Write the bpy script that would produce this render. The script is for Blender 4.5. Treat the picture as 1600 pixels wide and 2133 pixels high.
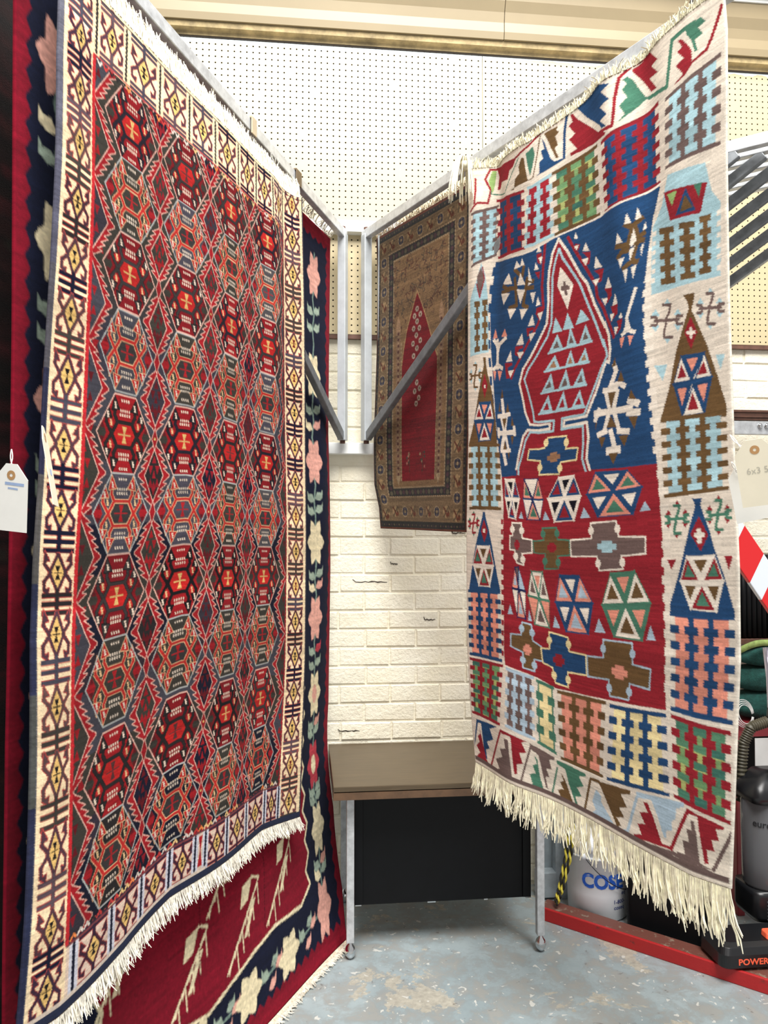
import bpy, bmesh, math, random
import numpy as np
from mathutils import Vector, Matrix

for o in list(bpy.data.objects):
    bpy.data.objects.remove(o, do_unlink=True)
scene = bpy.context.scene
COL = scene.collection
R = math.radians

# ---------------------------------------------------------------- camera
HC = 1.49
cam_data = bpy.data.cameras.new('camera')
cam_data.sensor_fit = 'HORIZONTAL'
cam_data.sensor_width = 36.0
cam_data.lens = 36.0
cam_data.clip_start = 0.05
cam = bpy.data.objects.new('camera', cam_data)
COL.objects.link(cam)
cam.location = (0, 0, HC)
cam.rotation_euler = (R(90) + math.atan((1110 - 1066.5) / 1600), 0, R(-5.9))
scene.camera = cam

# ---------------------------------------------------------------- light
world = bpy.data.worlds.new('world')
scene.world = world
world.use_nodes = True
wn = world.node_tree.nodes
wn['Background'].inputs[0].default_value = (1.0, 0.985, 0.96, 1)
wn['Background'].inputs[1].default_value = 0.36
def area_light(name, loc, target, sx, sy, power, color):
    ld = bpy.data.lights.new(name, 'AREA')
    ld.shape = 'RECTANGLE'; ld.size = sx; ld.size_y = sy
    ld.energy = power; ld.color = color
    lo = bpy.data.objects.new(name, ld)
    COL.objects.link(lo)
    lo.location = loc
    lo.rotation_euler = (Vector(target) - Vector(loc)).to_track_quat('-Z', 'Y').to_euler()
    return lo
area_light('skylight', (0.7, -0.1, 6.4), (0.5, 2.6, 1.0), 3.6, 3.2, 560, (1.0, 0.98, 0.945))
scene.view_settings.view_transform = 'Standard'
scene.view_settings.look = 'None'
scene.view_settings.exposure = 0.55
scene.view_settings.gamma = 1.0
scene.view_settings.use_curve_mapping = False
# ---------------------------------------------------------------- helpers
rng = random.Random(7)
nrg = np.random.default_rng(11)
def srgb(c):
    if isinstance(c, str):
        c = tuple(int(c[i:i + 2], 16) for i in (0, 2, 4))
    a = np.asarray(c, float) / 255.0
    return np.where(a <= .04045, a / 12.92, ((a + .055) / 1.055) ** 2.4)
def link(o, parent=None):
    COL.objects.link(o)
    if parent is not None: o.parent = parent
    return o
def tag(o, label=None, cat=None, group=None, kind=None):
    if label: o['label'] = label
    if cat: o['category'] = cat
    if group: o['group'] = group
    if kind: o['kind'] = kind
    return o
def empty(name, loc, label=None, cat=None, group=None, rz=0.0):
    e = bpy.data.objects.new(name, None)
    e.empty_display_size = .1
    e.location = loc; e.rotation_euler = (0, 0, rz)
    COL.objects.link(e)
    return tag(e, label, cat, group)
class MB:
    """collects shapes in one bmesh; build() links it as one mesh object"""
    def __init__(self): self.bm = bmesh.new()
    def box(self, c, s, rot=None):
        M = Matrix.Translation(Vector(c))
        if rot is not None: M = M @ rot.to_4x4()
        M = M @ Matrix.Diagonal((s[0], s[1], s[2], 1))
        return bmesh.ops.create_cube(self.bm, size=1.0, matrix=M)['verts']
    def bar(self, a, b, w, h, up=(0, 0, 1)):
        a, b = Vector(a), Vector(b); d = (b - a); L = d.length; d.normalize()
        x = d.cross(Vector(up)); x.normalize(); z = x.cross(d)
        rot = Matrix((x, d, z)).transposed()
        return self.box((a + b) / 2, (w, L, h), rot)
    def tube(self, pts, r, n=6, cap=True):
        pts = [Vector(p) for p in pts]; rings = []
        rr = r if hasattr(r, '__len__') else [r] * len(pts)
        prev = None
        for i, p in enumerate(pts):
            d = (pts[min(i + 1, len(pts) - 1)] - pts[max(i - 1, 0)])
            if d.length < 1e-9: d = Vector((0, 0, 1))
            d.normalize()
            ref = prev if prev is not None else (Vector((0, 0, 1)) if abs(d.z) < .9 else Vector((1, 0, 0)))
            x = ref - d * ref.dot(d)
            if x.length < 1e-6: x = d.orthogonal()
            x.normalize(); y = d.cross(x); prev = x
            rings.append([self.bm.verts.new(p + (x * math.cos(2 * math.pi * k / n) + y * math.sin(2 * math.pi * k / n)) * rr[i]) for k in range(n)])
        for a, b in zip(rings, rings[1:]):
            for k in range(n):
                self.bm.faces.new((a[k], a[(k + 1) % n], b[(k + 1) % n], b[k]))
        if cap:
            self.bm.faces.new(rings[0][::-1]); self.bm.faces.new(rings[-1])
    def lathe(self, c, prof, n=24, axis='Z', cap=True):
        c = Vector(c); rings = []
        for r, h in prof:
            ring = []
            for k in range(n):
                a = 2 * math.pi * k / n
                q = Vector((r * math.cos(a), r * math.sin(a), h))
                if axis == 'Y': q = Vector((q.x, -q.z, q.y))
                if axis == 'X': q = Vector((q.z, q.x, q.y))
                ring.append(self.bm.verts.new(c + q))
            rings.append(ring)
        for a, b in zip(rings, rings[1:]):
            for k in range(n):
                self.bm.faces.new((a[k], a[(k + 1) % n], b[(k + 1) % n], b[k]))
        if cap:
            self.bm.faces.new(rings[0][::-1]); self.bm.faces.new(rings[-1])
    def prism(self, pts, a, b):
        """closed outline pts (list of 3D) extruded by vector b-a"""
        off = Vector(b) - Vector(a)
        p0 = [self.bm.verts.new(Vector(p)) for p in pts]; p1 = [self.bm.verts.new(Vector(p) + off) for p in pts]
        n = len(pts)
        self.bm.faces.new(p0[::-1]); self.bm.faces.new(p1)
        for k in range(n): self.bm.faces.new((p0[k], p0[(k + 1) % n], p1[(k + 1) % n], p1[k]))
    def build(self, name, mat, parent=None, bevel=0.0, seg=2, smooth=False):
        bmesh.ops.recalc_face_normals(self.bm, faces=self.bm.faces)
        me = bpy.data.meshes.new(name); self.bm.to_mesh(me); self.bm.free()
        me.materials.append(mat)
        o = bpy.data.objects.new(name, me); link(o, parent)
        if smooth:
            me.polygons.foreach_set('use_smooth', np.ones(len(me.polygons), bool))
        if bevel > 0:
            m = o.modifiers.new('bevel', 'BEVEL'); m.width = bevel; m.segments = seg; m.limit_method = 'ANGLE'; m.angle_limit = R(35)
        return o
def local(o, parent):
    """children are modelled in world space; keep them there when the parent is an Empty with its own place"""
    o.parent = parent
    o.matrix_parent_inverse = parent_matrix(parent).inverted()
    return o
def parent_matrix(p):
    M = Matrix.Translation(p.location) @ p.rotation_euler.to_matrix().to_4x4()
    if p.parent is not None: M = parent_matrix(p.parent) @ p.matrix_parent_inverse @ M
    return M

# ---------------------------------------------------------------- materials
class NT:
    def __init__(self, name, rough=.6, metal=0.0, spec=.5):
        self.m = bpy.data.materials.new(name); self.m.use_nodes = True
        self.t = self.m.node_tree; self.n = self.t.nodes; self.b = self.n['Principled BSDF']
        self.b.inputs['Roughness'].default_value = rough
        self.b.inputs['Metallic'].default_value = metal
        self.b.inputs['Specular IOR Level'].default_value = spec
    def node(self, typ, **kw):
        nd = self.n.new(typ)
        for k, v in kw.items():
            if k.startswith('i_'):
                key = k[2:]; key = int(key) if key.isdigit() else key.replace('_', ' ')
                nd.inputs[key].default_value = v
            else: setattr(nd, k, v)
        return nd
    def l(self, a, b): self.t.links.new(a, b)
    def coord(self, scale=(1, 1, 1), kind='Object'):
        tc = self.node('ShaderNodeTexCoord'); mp = self.node('ShaderNodeMapping'); mp.inputs['Scale'].default_value = scale
        self.l(tc.outputs[kind], mp.inputs['Vector']); return mp.outputs['Vector']
    def noise(self, vec, scale, detail=4, rough=.6, dist=0.0):
        nd = self.node('ShaderNodeTexNoise'); nd.inputs['Scale'].default_value = scale; nd.inputs['Detail'].default_value = detail
        nd.inputs['Roughness'].default_value = rough; nd.inputs['Distortion'].default_value = dist
        self.l(vec, nd.inputs['Vector']); return nd.outputs['Fac']
    def rampn(self, fac, stops, interp='LINEAR'):
        nd = self.node('ShaderNodeValToRGB'); cr = nd.color_ramp; cr.interpolation = interp
        while len(cr.elements) < len(stops): cr.elements.new(.5)
        for e, (p, c) in zip(cr.elements, stops):
            e.position = p; e.color = tuple(srgb(c)) + (1,) if not isinstance(c, (int, float)) else (c, c, c, 1)
        self.l(fac, nd.inputs['Fac']); return nd.outputs['Color']
    def mix(self, fac, a, b, mode='MIX'):
        nd = self.node('ShaderNodeMix', data_type='RGBA', blend_type=mode)
        for sock, val in ((nd.inputs[0], fac), (nd.inputs[6], a), (nd.inputs[7], b)):
            if hasattr(val, 'node'): self.l(val, sock)
            elif isinstance(val, (int, float)) : sock.default_value = val
            else: sock.default_value = tuple(srgb(val)) + (1,)
        return nd.outputs[2]
    def color(self, c):
        if hasattr(c, 'node'): self.l(c, self.b.inputs['Base Color'])
        else: self.b.inputs['Base Color'].default_value = tuple(srgb(c)) + (1,)
    def bump(self, h, strength=.3, dist=.01):
        nd = self.node('ShaderNodeBump'); nd.inputs['Strength'].default_value = strength; nd.inputs['Distance'].default_value = dist
        self.l(h, nd.inputs['Height']); self.l(nd.outputs['Normal'], self.b.inputs['Normal'])
def simple(name, c, rough=.6, metal=0.0, var=.10, scale=9, bump=0.0, bscale=60, spec=.5):
    """plain colour broken up by procedural noise"""
    t = NT(name, rough, metal, spec); v = t.coord()
    base = np.asarray(tuple(int(c[i:i + 2], 16) for i in (0, 2, 4)), float)
    lo = tuple(np.clip(base * (1 - var), 0, 255)); hi = tuple(np.clip(base * (1 + var), 0, 255))
    t.color(t.rampn(t.noise(v, scale, 5, .65), [(.3, lo), (.7, hi)]))
    if bump: t.bump(t.noise(v, bscale, 4, .6), bump, .004)
    return t.m
# ---------------------------------------------------------------- hanging-rug surfaces
YP = 3.12
def arm_plane(x0, az, off, sgn):
    a = math.radians(az)
    d = np.array([math.sin(a), math.cos(a), 0.0])
    n = np.array([math.cos(a), -math.sin(a), 0.0]) * sgn
    p = np.array([x0, YP, 0.0]) + n * off
    return p, d, n
AZL, AZR = 23.25, -25.1
XL, XR = 0.1525, 0.2495
def ramp(t, xs, ys): return np.interp(t, xs, ys)
def gauss(x, m, s): return np.exp(-((x - m) / s) ** 2)
class Surface:
    # u: left to right edge as seen from the front, v: top to bottom; s = distance from the hinge post along the arm
    def __init__(self, plane, W, H, sl, sr, zt, zb, wave):
        self.p, self.d, self.n = plane
        self.W, self.H, self.sl, self.sr, self.zt, self.zb, self.wave = W, H, sl, sr, zt, zb, wave
    def at(self, u, v, extra=0.0):
        u = np.asarray(u, float); v = np.asarray(v, float)
        zt = ramp(u, *self.zt); zb = ramp(u, *self.zb)
        z = zt + (zb - zt) * v
        s = ramp(v, *self.sl) * (1 - u) + ramp(v, *self.sr) * u
        w = self.wave(u, v) + extra
        P = self.p[None, :] - s.reshape(-1, 1) * self.d[None, :] + w.reshape(-1, 1) * self.n[None, :]
        P[:, 2] += z.reshape(-1)
        return P
def wave_L(u, v):
    return (.007 * np.sin(6.3 * u * 2.1 + 1.2 * np.sin(3 * v)) * (.35 + v) + .016 * gauss(u, .80, .05) * gauss(v, .22, .28)
            - .012 * gauss(u, .90, .04) * gauss(v, .25, .3) + .010 * gauss(u, .03, .04) * np.sin(9 * v + .6))
def wave_R(u, v):
    t = np.clip(1 - v / .42, 0, 1)
    return (.030 * gauss(u, .33, .12) * t - .028 * gauss(u, .13, .05) * t ** .7 + .012 * gauss(u, .03, .03) * t
            + .022 * gauss(u - .18 * (v - .1), .66, .055) * np.clip(1 - v / .5, 0, 1) - .018 * gauss(u - .18 * (v - .1), .76, .05) * np.clip(1 - v / .55, 0, 1)
            + .016 * np.sin(6.3 * (1.35 * u + .1)) * np.clip(v - .35, 0, 1) + .020 * gauss(u, .22, .10) * np.clip((v - .5) / .4, 0, 1))
SL = Surface(arm_plane(XL, AZL, .03, 1), 1250, 2085,
    ([0, .1, .2, .3, .4, .5, .58, .65, .75, .9, 1], [1.692, 1.700, 1.699, 1.706, 1.716, 1.727, 1.743, 1.752, 1.754, 1.759, 1.770]),
    ([0, .2, .4, .55, .75, .9, 1], [.488, .466, .460, .452, .462, .490, .505]),
    ([0, .5, .85, .95, 1], [2.640, 2.632, 2.625, 2.636, 2.655]),
    ([0, .08, .25, .4, .55, .8, 1], [.560, .553, .568, .598, .589, .575, .530]), wave_L)
SR = Surface(arm_plane(XR, AZR, .03, -1), 935, 1940,
    ([0, .06, .2, .35, .45, .6, .8, .9, 1], [.722, .734, .727, .723, .725, .716, .719, .735, .763]),
    ([0, .05, .2, .35, .5, .65, .75, .85, 1], [1.665, 1.672, 1.668, 1.669, 1.676, 1.686, 1.686, 1.675, 1.659]),
    ([0, .05, .18, .35, .48, .68, .9, 1], [2.672, 2.668, 2.640, 2.622, 2.644, 2.667, 2.705, 2.712]),
    ([0, .23, .5, .7, .8, .9, 1], [.764, .752, .732, .721, .717, .711, .716]), wave_R)
def wave_F(u, v):
    t = np.clip((v - .72) / .28, 0, 1)
    return (.01 * np.sin(7 * u + 4 * v) * (.3 + v) + (.155 * np.clip((u - .25) / .75, 0, 1) ** 1.2 + .02) * t ** 1.8
            + .02 * gauss(u, .95, .05) * gauss(v, .4, .2))
SF = Surface(arm_plane(XL, AZL, -.045, 1), 1680, 2680,
    ([0, .3, .6, 1], [1.727, 1.724, 1.727, 1.715]),
    ([0, .08, .3, .5, .7, .85, .95, 1], [.030, .040, .072, .040, .028, .07, .17, .26]),
    ([0, 1], [2.690, 2.690]), ([0, 1], [.012, .012]), wave_F)
def wave_P(u, v):
    return .008 * np.sin(8 * u + 2 * v) * v + .012 * gauss(u, .06, .08) * gauss(v, .75, .25)
SP_ = Surface(arm_plane(XR, AZR, -.045, -1), 620, 1200,
    ([0, .15, .4, .7, .85, .93, 1], [.004, .016, .012, .004, .010, .045, .055]),
    ([0, .3, .6, 1], [.650, .640, .634, .608]),
    ([0, 1], [2.708, 2.690]), ([0, 1], [1.508, 1.492]), wave_P)
def wave_D(u, v): return .01 * np.sin(9 * u + 3 * v)
SD = Surface(arm_plane(XL, AZL, -.17, 1), 1600, 2600,
    ([0, 1], [2.25, 2.25]), ([0, 1], [.65, .65]), ([0, 1], [2.69, 2.69]), ([0, 1], [.10, .10]), wave_D)
SK = Surface(arm_plane(XL, AZL, -.095, 1), 620, 1700,
    ([0, 1], [2.22, 2.22]), ([0, .1, .35, .7, 1], [1.715, 1.735, 1.765, 1.80, 1.86]), ([0, 1], [2.69, 2.69]), ([0, 1], [1.75, 1.72]), wave_D)
# ---------------------------------------------------------------- woven patterns: yarn colour of every knot, one cell per millimetre
class Weave:
    def __init__(self, W, H, ground, k=1.0):
        self.W, self.H, self.k = W, H, k
        self.w, self.h = int(W * k), int(H * k)
        self.img = np.empty((self.h, self.w, 3), np.float32); self.img[:] = self.c(ground)
    def c(self, col):
        if isinstance(col, str):
            col = PAL.get(col, col)
            if isinstance(col, str): col = tuple(int(col[i:i + 2], 16) for i in (0, 2, 4))
        return np.asarray(col, np.float32)
    def fill(self, pts, col):
        p = np.asarray(pts, float) * self.k
        x0 = max(int(math.floor(p[:, 0].min())), 0); x1 = min(int(math.ceil(p[:, 0].max())) + 1, self.w)
        y0 = max(int(math.floor(p[:, 1].min())), 0); y1 = min(int(math.ceil(p[:, 1].max())) + 1, self.h)
        if x1 <= x0 or y1 <= y0: return
        yy = np.arange(y0, y1) + .5; xx = np.arange(x0, x1) + .5
        m = np.zeros((y1 - y0, x1 - x0), bool)
        q = np.roll(p, -1, 0)
        for (ax, ay), (bx, by) in zip(p, q):
            if ay == by: continue
            lo, hi = (ay, by) if ay < by else (by, ay)
            r = (yy >= lo) & (yy < hi)
            if not r.any(): continue
            xi = ax + (yy[r] - ay) * (bx - ax) / (by - ay)
            m[r] ^= xx[None, :] < xi[:, None]
        cc = self.c(col)
        if cc.ndim == 1: self.img[y0:y1, x0:x1][m] = cc
    def line(self, pts, w, col, closed=False, cap=True):
        pts = [np.asarray(p, float) for p in pts]
        if closed: pts = pts + [pts[0]]
        for a, b in zip(pts, pts[1:]):
            d = b - a; L = np.hypot(*d)
            if L < 1e-6: continue
            t = d / L; nn = np.array([-t[1], t[0]]) * w / 2; e = t * (w * .35 if cap else 0)
            self.fill([a - e + nn, b + e + nn, b + e - nn, a - e - nn], col)
    def rect(self, x0, y0, x1, y1, col): self.fill([(x0, y0), (x1, y0), (x1, y1), (x0, y1)], col)
    def ell(self, cx, cy, rx, ry, col, n=14):
        self.fill([(cx + rx * math.cos(2 * math.pi * i / n), cy + ry * math.sin(2 * math.pi * i / n)) for i in range(n)], col)
    def serrate(self, amp, per):
        y = np.arange(self.h) / self.k
        sh = np.round(amp * self.k * (2 * np.abs((y / per) % 1 - .5) * 2 - 1)).astype(int)
        idx = np.clip(np.arange(self.w)[None, :] + sh[:, None], 0, self.w - 1)
        self.img = self.img[np.arange(self.h)[:, None], idx]
    def abrash(self, row=.05, pix=.05, band=.04, seed=1):
        g = np.random.default_rng(seed)
        r = g.normal(0, 1, self.h); r = np.convolve(r, np.ones(3) / 3, 'same') * 1.6
        b = np.interp(np.arange(self.h), np.linspace(0, self.h, 60), g.normal(0, 1, 60))
        n = g.normal(0, 1, (self.h // 2 + 1, self.w // 3 + 1)).repeat(2, 0).repeat(3, 1)[:self.h, :self.w]
        n2 = g.normal(0, 1, (self.h // 5 + 1, self.w // 40 + 1)).repeat(5, 0).repeat(40, 1)[:self.h, :self.w]
        f = 1 + row * r[:, None] + band * b[:, None] + pix * n + row * .8 * n2
        self.img = np.clip(self.img * f[:, :, None].astype(np.float32), 0, 255)
    def linear(self):
        a = self.img / 255.0
        return np.where(a <= .04045, a / 12.92, ((a + .055) / 1.055) ** 2.4).astype(np.float32)
def rug_material(name, rough=.95, sheen=.25, bscale=420, bstr=.35):
    t = NT(name, rough, 0, .04)
    a = t.node('ShaderNodeAttribute', attribute_name='yarn'); t.l(a.outputs['Color'], t.b.inputs['Base Color'])
    t.b.inputs['Sheen Weight'].default_value = sheen; t.b.inputs['Sheen Roughness'].default_value = .6
    v = t.coord((1, 1, 2.2)); t.bump(t.noise(v, bscale, 2, .6), bstr, .002)
    return t.m
def rug_mesh(name, S, wv, nu, nv, mat, parent, thick=.005, u0=0.0, u1=1.0, back='6d5a52'):
    """front face: dense grid coloured knot by knot; back and edges: plain"""
    lin = wv.linear()
    kk = max(1, int(round(wv.w / nu / 2)))
    acc = np.zeros_like(lin); cnt = 0
    for dy in range(-kk, kk + 1):
        for dx in range(-kk, kk + 1):
            if abs(dx) + abs(dy) > kk: continue
            acc += np.roll(np.roll(lin, dy, 0), dx, 1); cnt += 1
    acc /= cnt
    uu = np.linspace(u0, u1, nu); vv = np.linspace(0, 1, nv)
    U, V = np.meshgrid(uu, vv)
    P = S.at(U.ravel(), V.ravel())
    ix = np.clip((U.ravel() * (wv.w - 1)).round().astype(int), 0, wv.w - 1); iy = np.clip((V.ravel() * (wv.h - 1)).round().astype(int), 0, wv.h - 1)
    C = acc[iy, ix]
    idx = np.arange(nu * nv).reshape(nv, nu)
    q = np.stack([idx[:-1, :-1], idx[:-1, 1:], idx[1:, 1:], idx[1:, :-1]], -1).reshape(-1, 4)
    # edge band + coarse back
    bi = np.concatenate([idx[0, :], idx[1:, -1], idx[-1, -2::-1], idx[-2:0:-1, 0]])
    Pb = S.at(U.ravel()[bi], V.ravel()[bi], -thick)
    nb = len(bi); o1 = nu * nv
    e0 = bi; e1 = np.roll(bi, -1); f0 = o1 + np.arange(nb); f1 = np.roll(f0, -1)
    qe = np.stack([e1, e0, f0, f1], -1)
    mu, mv = 40, 60
    U2, V2 = np.meshgrid(np.linspace(u0, u1, mu), np.linspace(0, 1, mv))
    P2 = S.at(U2.ravel(), V2.ravel(), -thick); o2 = o1 + nb
    id2 = o2 + np.arange(mu * mv).reshape(mv, mu)
    q2 = np.stack([id2[:-1, 1:], id2[:-1, :-1], id2[1:, :-1], id2[1:, 1:]], -1).reshape(-1, 4)
    V3 = np.concatenate([P, Pb, P2]).astype(np.float32)
    Q = np.concatenate([q, qe, q2]).astype(np.int32)
    bc = srgb(back).astype(np.float32)
    CC = np.ones((len(V3), 4), np.float32); CC[:len(P), :3] = C; CC[len(P):len(P) + nb, :3] = C[bi] * .8; CC[o2:, :3] = bc
    me = bpy.data.meshes.new(name)
    me.vertices.add(len(V3)); me.vertices.foreach_set('co', V3.ravel())
    me.loops.add(Q.size); me.loops.foreach_set('vertex_index', Q.ravel())
    me.polygons.add(len(Q)); me.polygons.foreach_set('loop_start', np.arange(0, Q.size, 4, dtype=np.int32))
    me.update(calc_edges=True)
    me.polygons.foreach_set('use_smooth', np.ones(len(Q), bool))
    at = me.attributes.new('yarn', 'FLOAT_COLOR', 'POINT'); at.data.foreach_set('color', CC.ravel())
    me.materials.append(mat)
    o = bpy.data.objects.new(name, me); COL.objects.link(o)
    return local(o, parent)
def fringe(name, S, v, n, length, mat, parent, u0=0.0, u1=1.0, direction=-1, jitter=.012, r=.0016, lift=.004, spread=.010, seg=3, seed=3, lenf=None, sag=0.0, curl=0.0, bunch=1, lean=0.0):
    """loose warp ends; direction -1 hangs down, +1 stands up against the bar"""
    g = random.Random(seed); mb = MB()
    for i in range(n):
        u = u0 + (u1 - u0) * (i + g.uniform(.1, .9)) / n
        a = S.at(np.array([u]), np.array([v]), lift + g.uniform(-.002, .003))[0]
        L = length * g.uniform(.72, 1.12) * (lenf(u) if lenf else 1)
        if i % bunch == 0: bx_, by_ = g.gauss(0, spread), g.gauss(0, jitter)
        ox = (g.gauss(0, spread) if bunch == 1 else bx_ + g.gauss(0, spread * .5)) - lean * u; oy = (g.gauss(0, jitter) if bunch == 1 else by_ + g.gauss(0, jitter * .4)) + sag
        pts = []
        for k in range(seg + 1):
            t = k / seg
            p = a + np.array(S.d) * ox * t * t * 1.5 + np.array(S.n) * (oy * t + curl * t * t) + np.array([0, 0, direction * L * t])
            p = p + np.array([g.gauss(0, .0012) * t * 2, g.gauss(0, .0012) * t * 2, 0])
            pts.append(p)
        rr = [r * g.uniform(.8, 1.2)] * seg + [r * .55]
        mb.tube(pts, rr, 3, cap=False)
    o = mb.build(name, mat); o['kind'] = 'stuff'
    return local(o, parent)
# ---------------------------------------------------------------- pattern of the left kilim (all-over hexagons)
PAL = {}
PAL.update(cream=(234, 210, 172), red=(158, 26, 36), dred=(100, 20, 30), plum=(76, 50, 60), navy=(20, 22, 42), grey=(68, 66, 78), olive=(60, 56, 52),
           char=(40, 36, 38), black=(22, 20, 24), yel=(224, 184, 120), wht=(240, 228, 205), pale=(178, 178, 182), pink=(214, 150, 136), brown=(104, 70, 48))
def left_pattern():
    w = Weave(1250, 2085, 'cream', 1.25)
    g = random.Random(5)
    X0, X1, Y0, Y1 = 112, 1100, 142, 1958
    # field ground: abrash bands
    bands = ['grey', 'olive', 'grey', (60, 56, 70), 'navy', 'olive', 'grey', (56, 52, 56), 'olive', 'navy', (54, 48, 52), 'olive', 'navy', (48, 38, 48)]
    y = Y0
    while y < Y1:
        h = g.uniform(60, 150); c = bands[g.randrange(len(bands))]
        if y > 1700: c = g.choice(['navy', (52, 44, 58), 'char'])
        w.rect(X0, y, X1, min(y + h, Y1), c); y += h
    cols = [253, 489, 719, 953]; rows = [232, 396, 566, 747, 934, 1110, 1293, 1475, 1672, 1852]
    PW = 233
    # side triangles along both field edges
    for xe in (X0 + 24, X1 - 24):
        for k in range(16):
            yy = Y0 + 40 + k * 112
            for j, (dx, dy) in enumerate(((0, 0), (6, 34), (-4, 62))):
                s = -1 if j % 2 else 1
                w.fill([(xe + dx - 12, yy + dy), (xe + dx + 12, yy + dy), (xe + dx, yy + dy + 26 * s)], 'red' if (k + j) % 3 else 'dred')
    # saw-toothed lozenges between the columns
    def lozenge(cx, cy, hy, gc, hx=36):
        n = 4 if hx < 40 else 5
        def side(x0, y0, x1, y1, sg):
            pts = []
            for i in range(n):
                t0, t1 = i / n, (i + .85) / n
                bx, by = x0 + (x1 - x0) * t0, y0 + (y1 - y0) * t0
                ex, ey = x0 + (x1 - x0) * t1, y0 + (y1 - y0) * t1
                down = y1 > y0
                if down == (sg > 0) or True:
                    pts.append((bx + sg * 9, by)); pts.append((ex + sg * 25, ey if abs(ey - cy) < hy else ey))
            return pts
        R1 = side(cx, cy - hy - 6, cx + hx, cy, 1); R2 = [(2 * cx - (2 * cx - x), 2 * cy - yv) for x, yv in R1[::-1]]
        rr = R1 + R2; ll = [(2 * cx - x, yv) for x, yv in rr[::-1]]
        out = [(cx, cy - hy - 17)] + rr + [(cx, cy + hy + 17)] + ll
        w.fill(out, (164, 28, 38)); w.line(out, 2.4, (226, 172, 162), closed=True)
        inn = [(cx, cy - hy), (cx + hx, cy), (cx, cy + hy), (cx - hx, cy)]
        w.fill(inn, gc); w.line(inn, 2.6, (232, 184, 174), closed=True)
        rc = g.choice(['red', 'dred', (150, 26, 40)])
        T = [(0, -.62, 9, 20, 1), (-13, -.2, 9, 22, -1), (13, -.2, 9, 22, -1), (0, -.05, 7, 20, 1), (-13, .28, 9, 22, 1), (13, .28, 9, 22, 1), (0, .62, 9, 20, -1), (0, .35, 8, 16, 1)]
        for dx, fy, tw, th, s in T:
            yy = cy + fy * hy
            w.fill([(cx + dx - tw, yy + s * th / 2), (cx + dx + tw, yy + s * th / 2), (cx + dx, yy - s * th / 2)], rc)
    xs = [cols[0] - PW / 2 + 2] + [(cols[i] + cols[i + 1]) / 2 for i in range(3)] + [cols[3] + PW / 2 - 2]
    mids = [rows[0] - 84] + [(rows[i] + rows[i + 1]) / 2 for i in range(9)] + [rows[9] + 88]
    for ci, cx in enumerate(xs):
        for ri, my in enumerate(mids):
            hy = 55 if ri in (0, 1, 2) else 63
            if ci in (0, 4): lozenge(X0 + 2 if ci == 0 else X1 - 2, my, hy + 20, g.choice(['navy', 'grey', 'olive', 'olive', (56, 50, 62)]), 52); continue
            lozenge(cx, my, hy, g.choice(['navy', 'grey', 'olive', 'char', (76, 30, 42), 'olive', (56, 50, 62)]))
        for ry in (rows if 0 < ci < 4 else ()):
            w.fill([(cx, ry - 27), (cx + 12, ry), (cx, ry + 27), (cx - 12, ry)], 'red'); w.line([(cx, ry - 27), (cx + 12, ry), (cx, ry + 27), (cx - 12, ry)], 2.2, (226, 176, 166), closed=True)
            if g.random() < .4: w.ell(cx, ry, 4, 3, 'yel')
    def zmark(x, yv, c):
        w.fill([(x - 6, yv - 7), (x + 3, yv - 7), (x - 1, yv)], c); w.fill([(x + 6, yv + 7), (x - 3, yv + 7), (x + 1, yv)], c); w.rect(x - 3, yv - 2, x + 4, yv + 2, c)
    def dots(cx, yv, hw, c, n=5):
        for i in range(n):
            x = cx - hw + 2 * hw * (i + .5) / n
            w.fill([(x - 3.0, yv - 3.0), (x + 1.8, yv - 3.2), (x + 2.8, yv + 2.8), (x - 1.8, yv + 3.2)], c)
    def hexagon(cx, cy, hh, kind, row):
        hw = 101
        def L(x, yv): return (cx + x * hw, cy + yv * hh)
        def M(pts): return [L(*p) for p in pts]
        hexo = M([(-.40, -1), (.40, -1), (1, 0), (.40, 1), (-.40, 1), (-1, 0)])
        if kind == 'red':
            gr = g.choice([(146, 22, 32), (128, 20, 30), (158, 26, 34)]); net = g.choice(['char', 'black', (58, 52, 54), (34, 30, 44)]); net2 = (24, 20, 24)
            edge = (226, 178, 168); head = net; corner = 'olive'; cm = g.choice(['yel', 'yel', 'yel', (90, 50, 52)]); cen = (196, 36, 36); dc = (238, 214, 200)
        else:
            gr = g.choice(['grey', 'olive', (74, 70, 84), 'olive', (80, 76, 82)]) if row < 6 else g.choice(['navy', 'olive', 'char']); net = (190, 44, 42); net2 = (226, 176, 140)
            edge = 'pale'; head = (186, 34, 38); corner = 'red'; cm = (170, 30, 38); cen = g.choice([gr, (56, 52, 54)]); dc = (228, 208, 196)
        w.fill(hexo, gr); 
        for s in (-1, 1):
            w.fill(M([(s * .98, 0), (s * .80, -.26), (s * .66, 0), (s * .80, .26)]), corner)
            w.fill(M([(s * .80, -.26), (s * .73, -.10), (s * .87, -.10)]), 'dred'); w.fill(M([(s * .80, .26), (s * .73, .10), (s * .87, .10)]), 'dred')
        ch = [(-.27, -.30), (.27, -.30), (.46, 0), (.27, .30), (-.27, .30), (-.46, 0)]
        arms = []
        for sx in (-1, 1):
            for sy in (-1, 1):
                arms.append([(sx * .27, sy * .30), (sx * .38, sy * .48), (sx * .36, sy * .72)])
                arms.append([(sx * .46, 0), (sx * .54, sy * .10), (sx * .68, sy * .28), (sx * .66, sy * .46)])
        for ww, c in ((11.5, net2), (8.0, net)):
            w.line(M(ch), ww, c, closed=True)
            for a in arms: w.line(M(a), ww, c)
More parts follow.
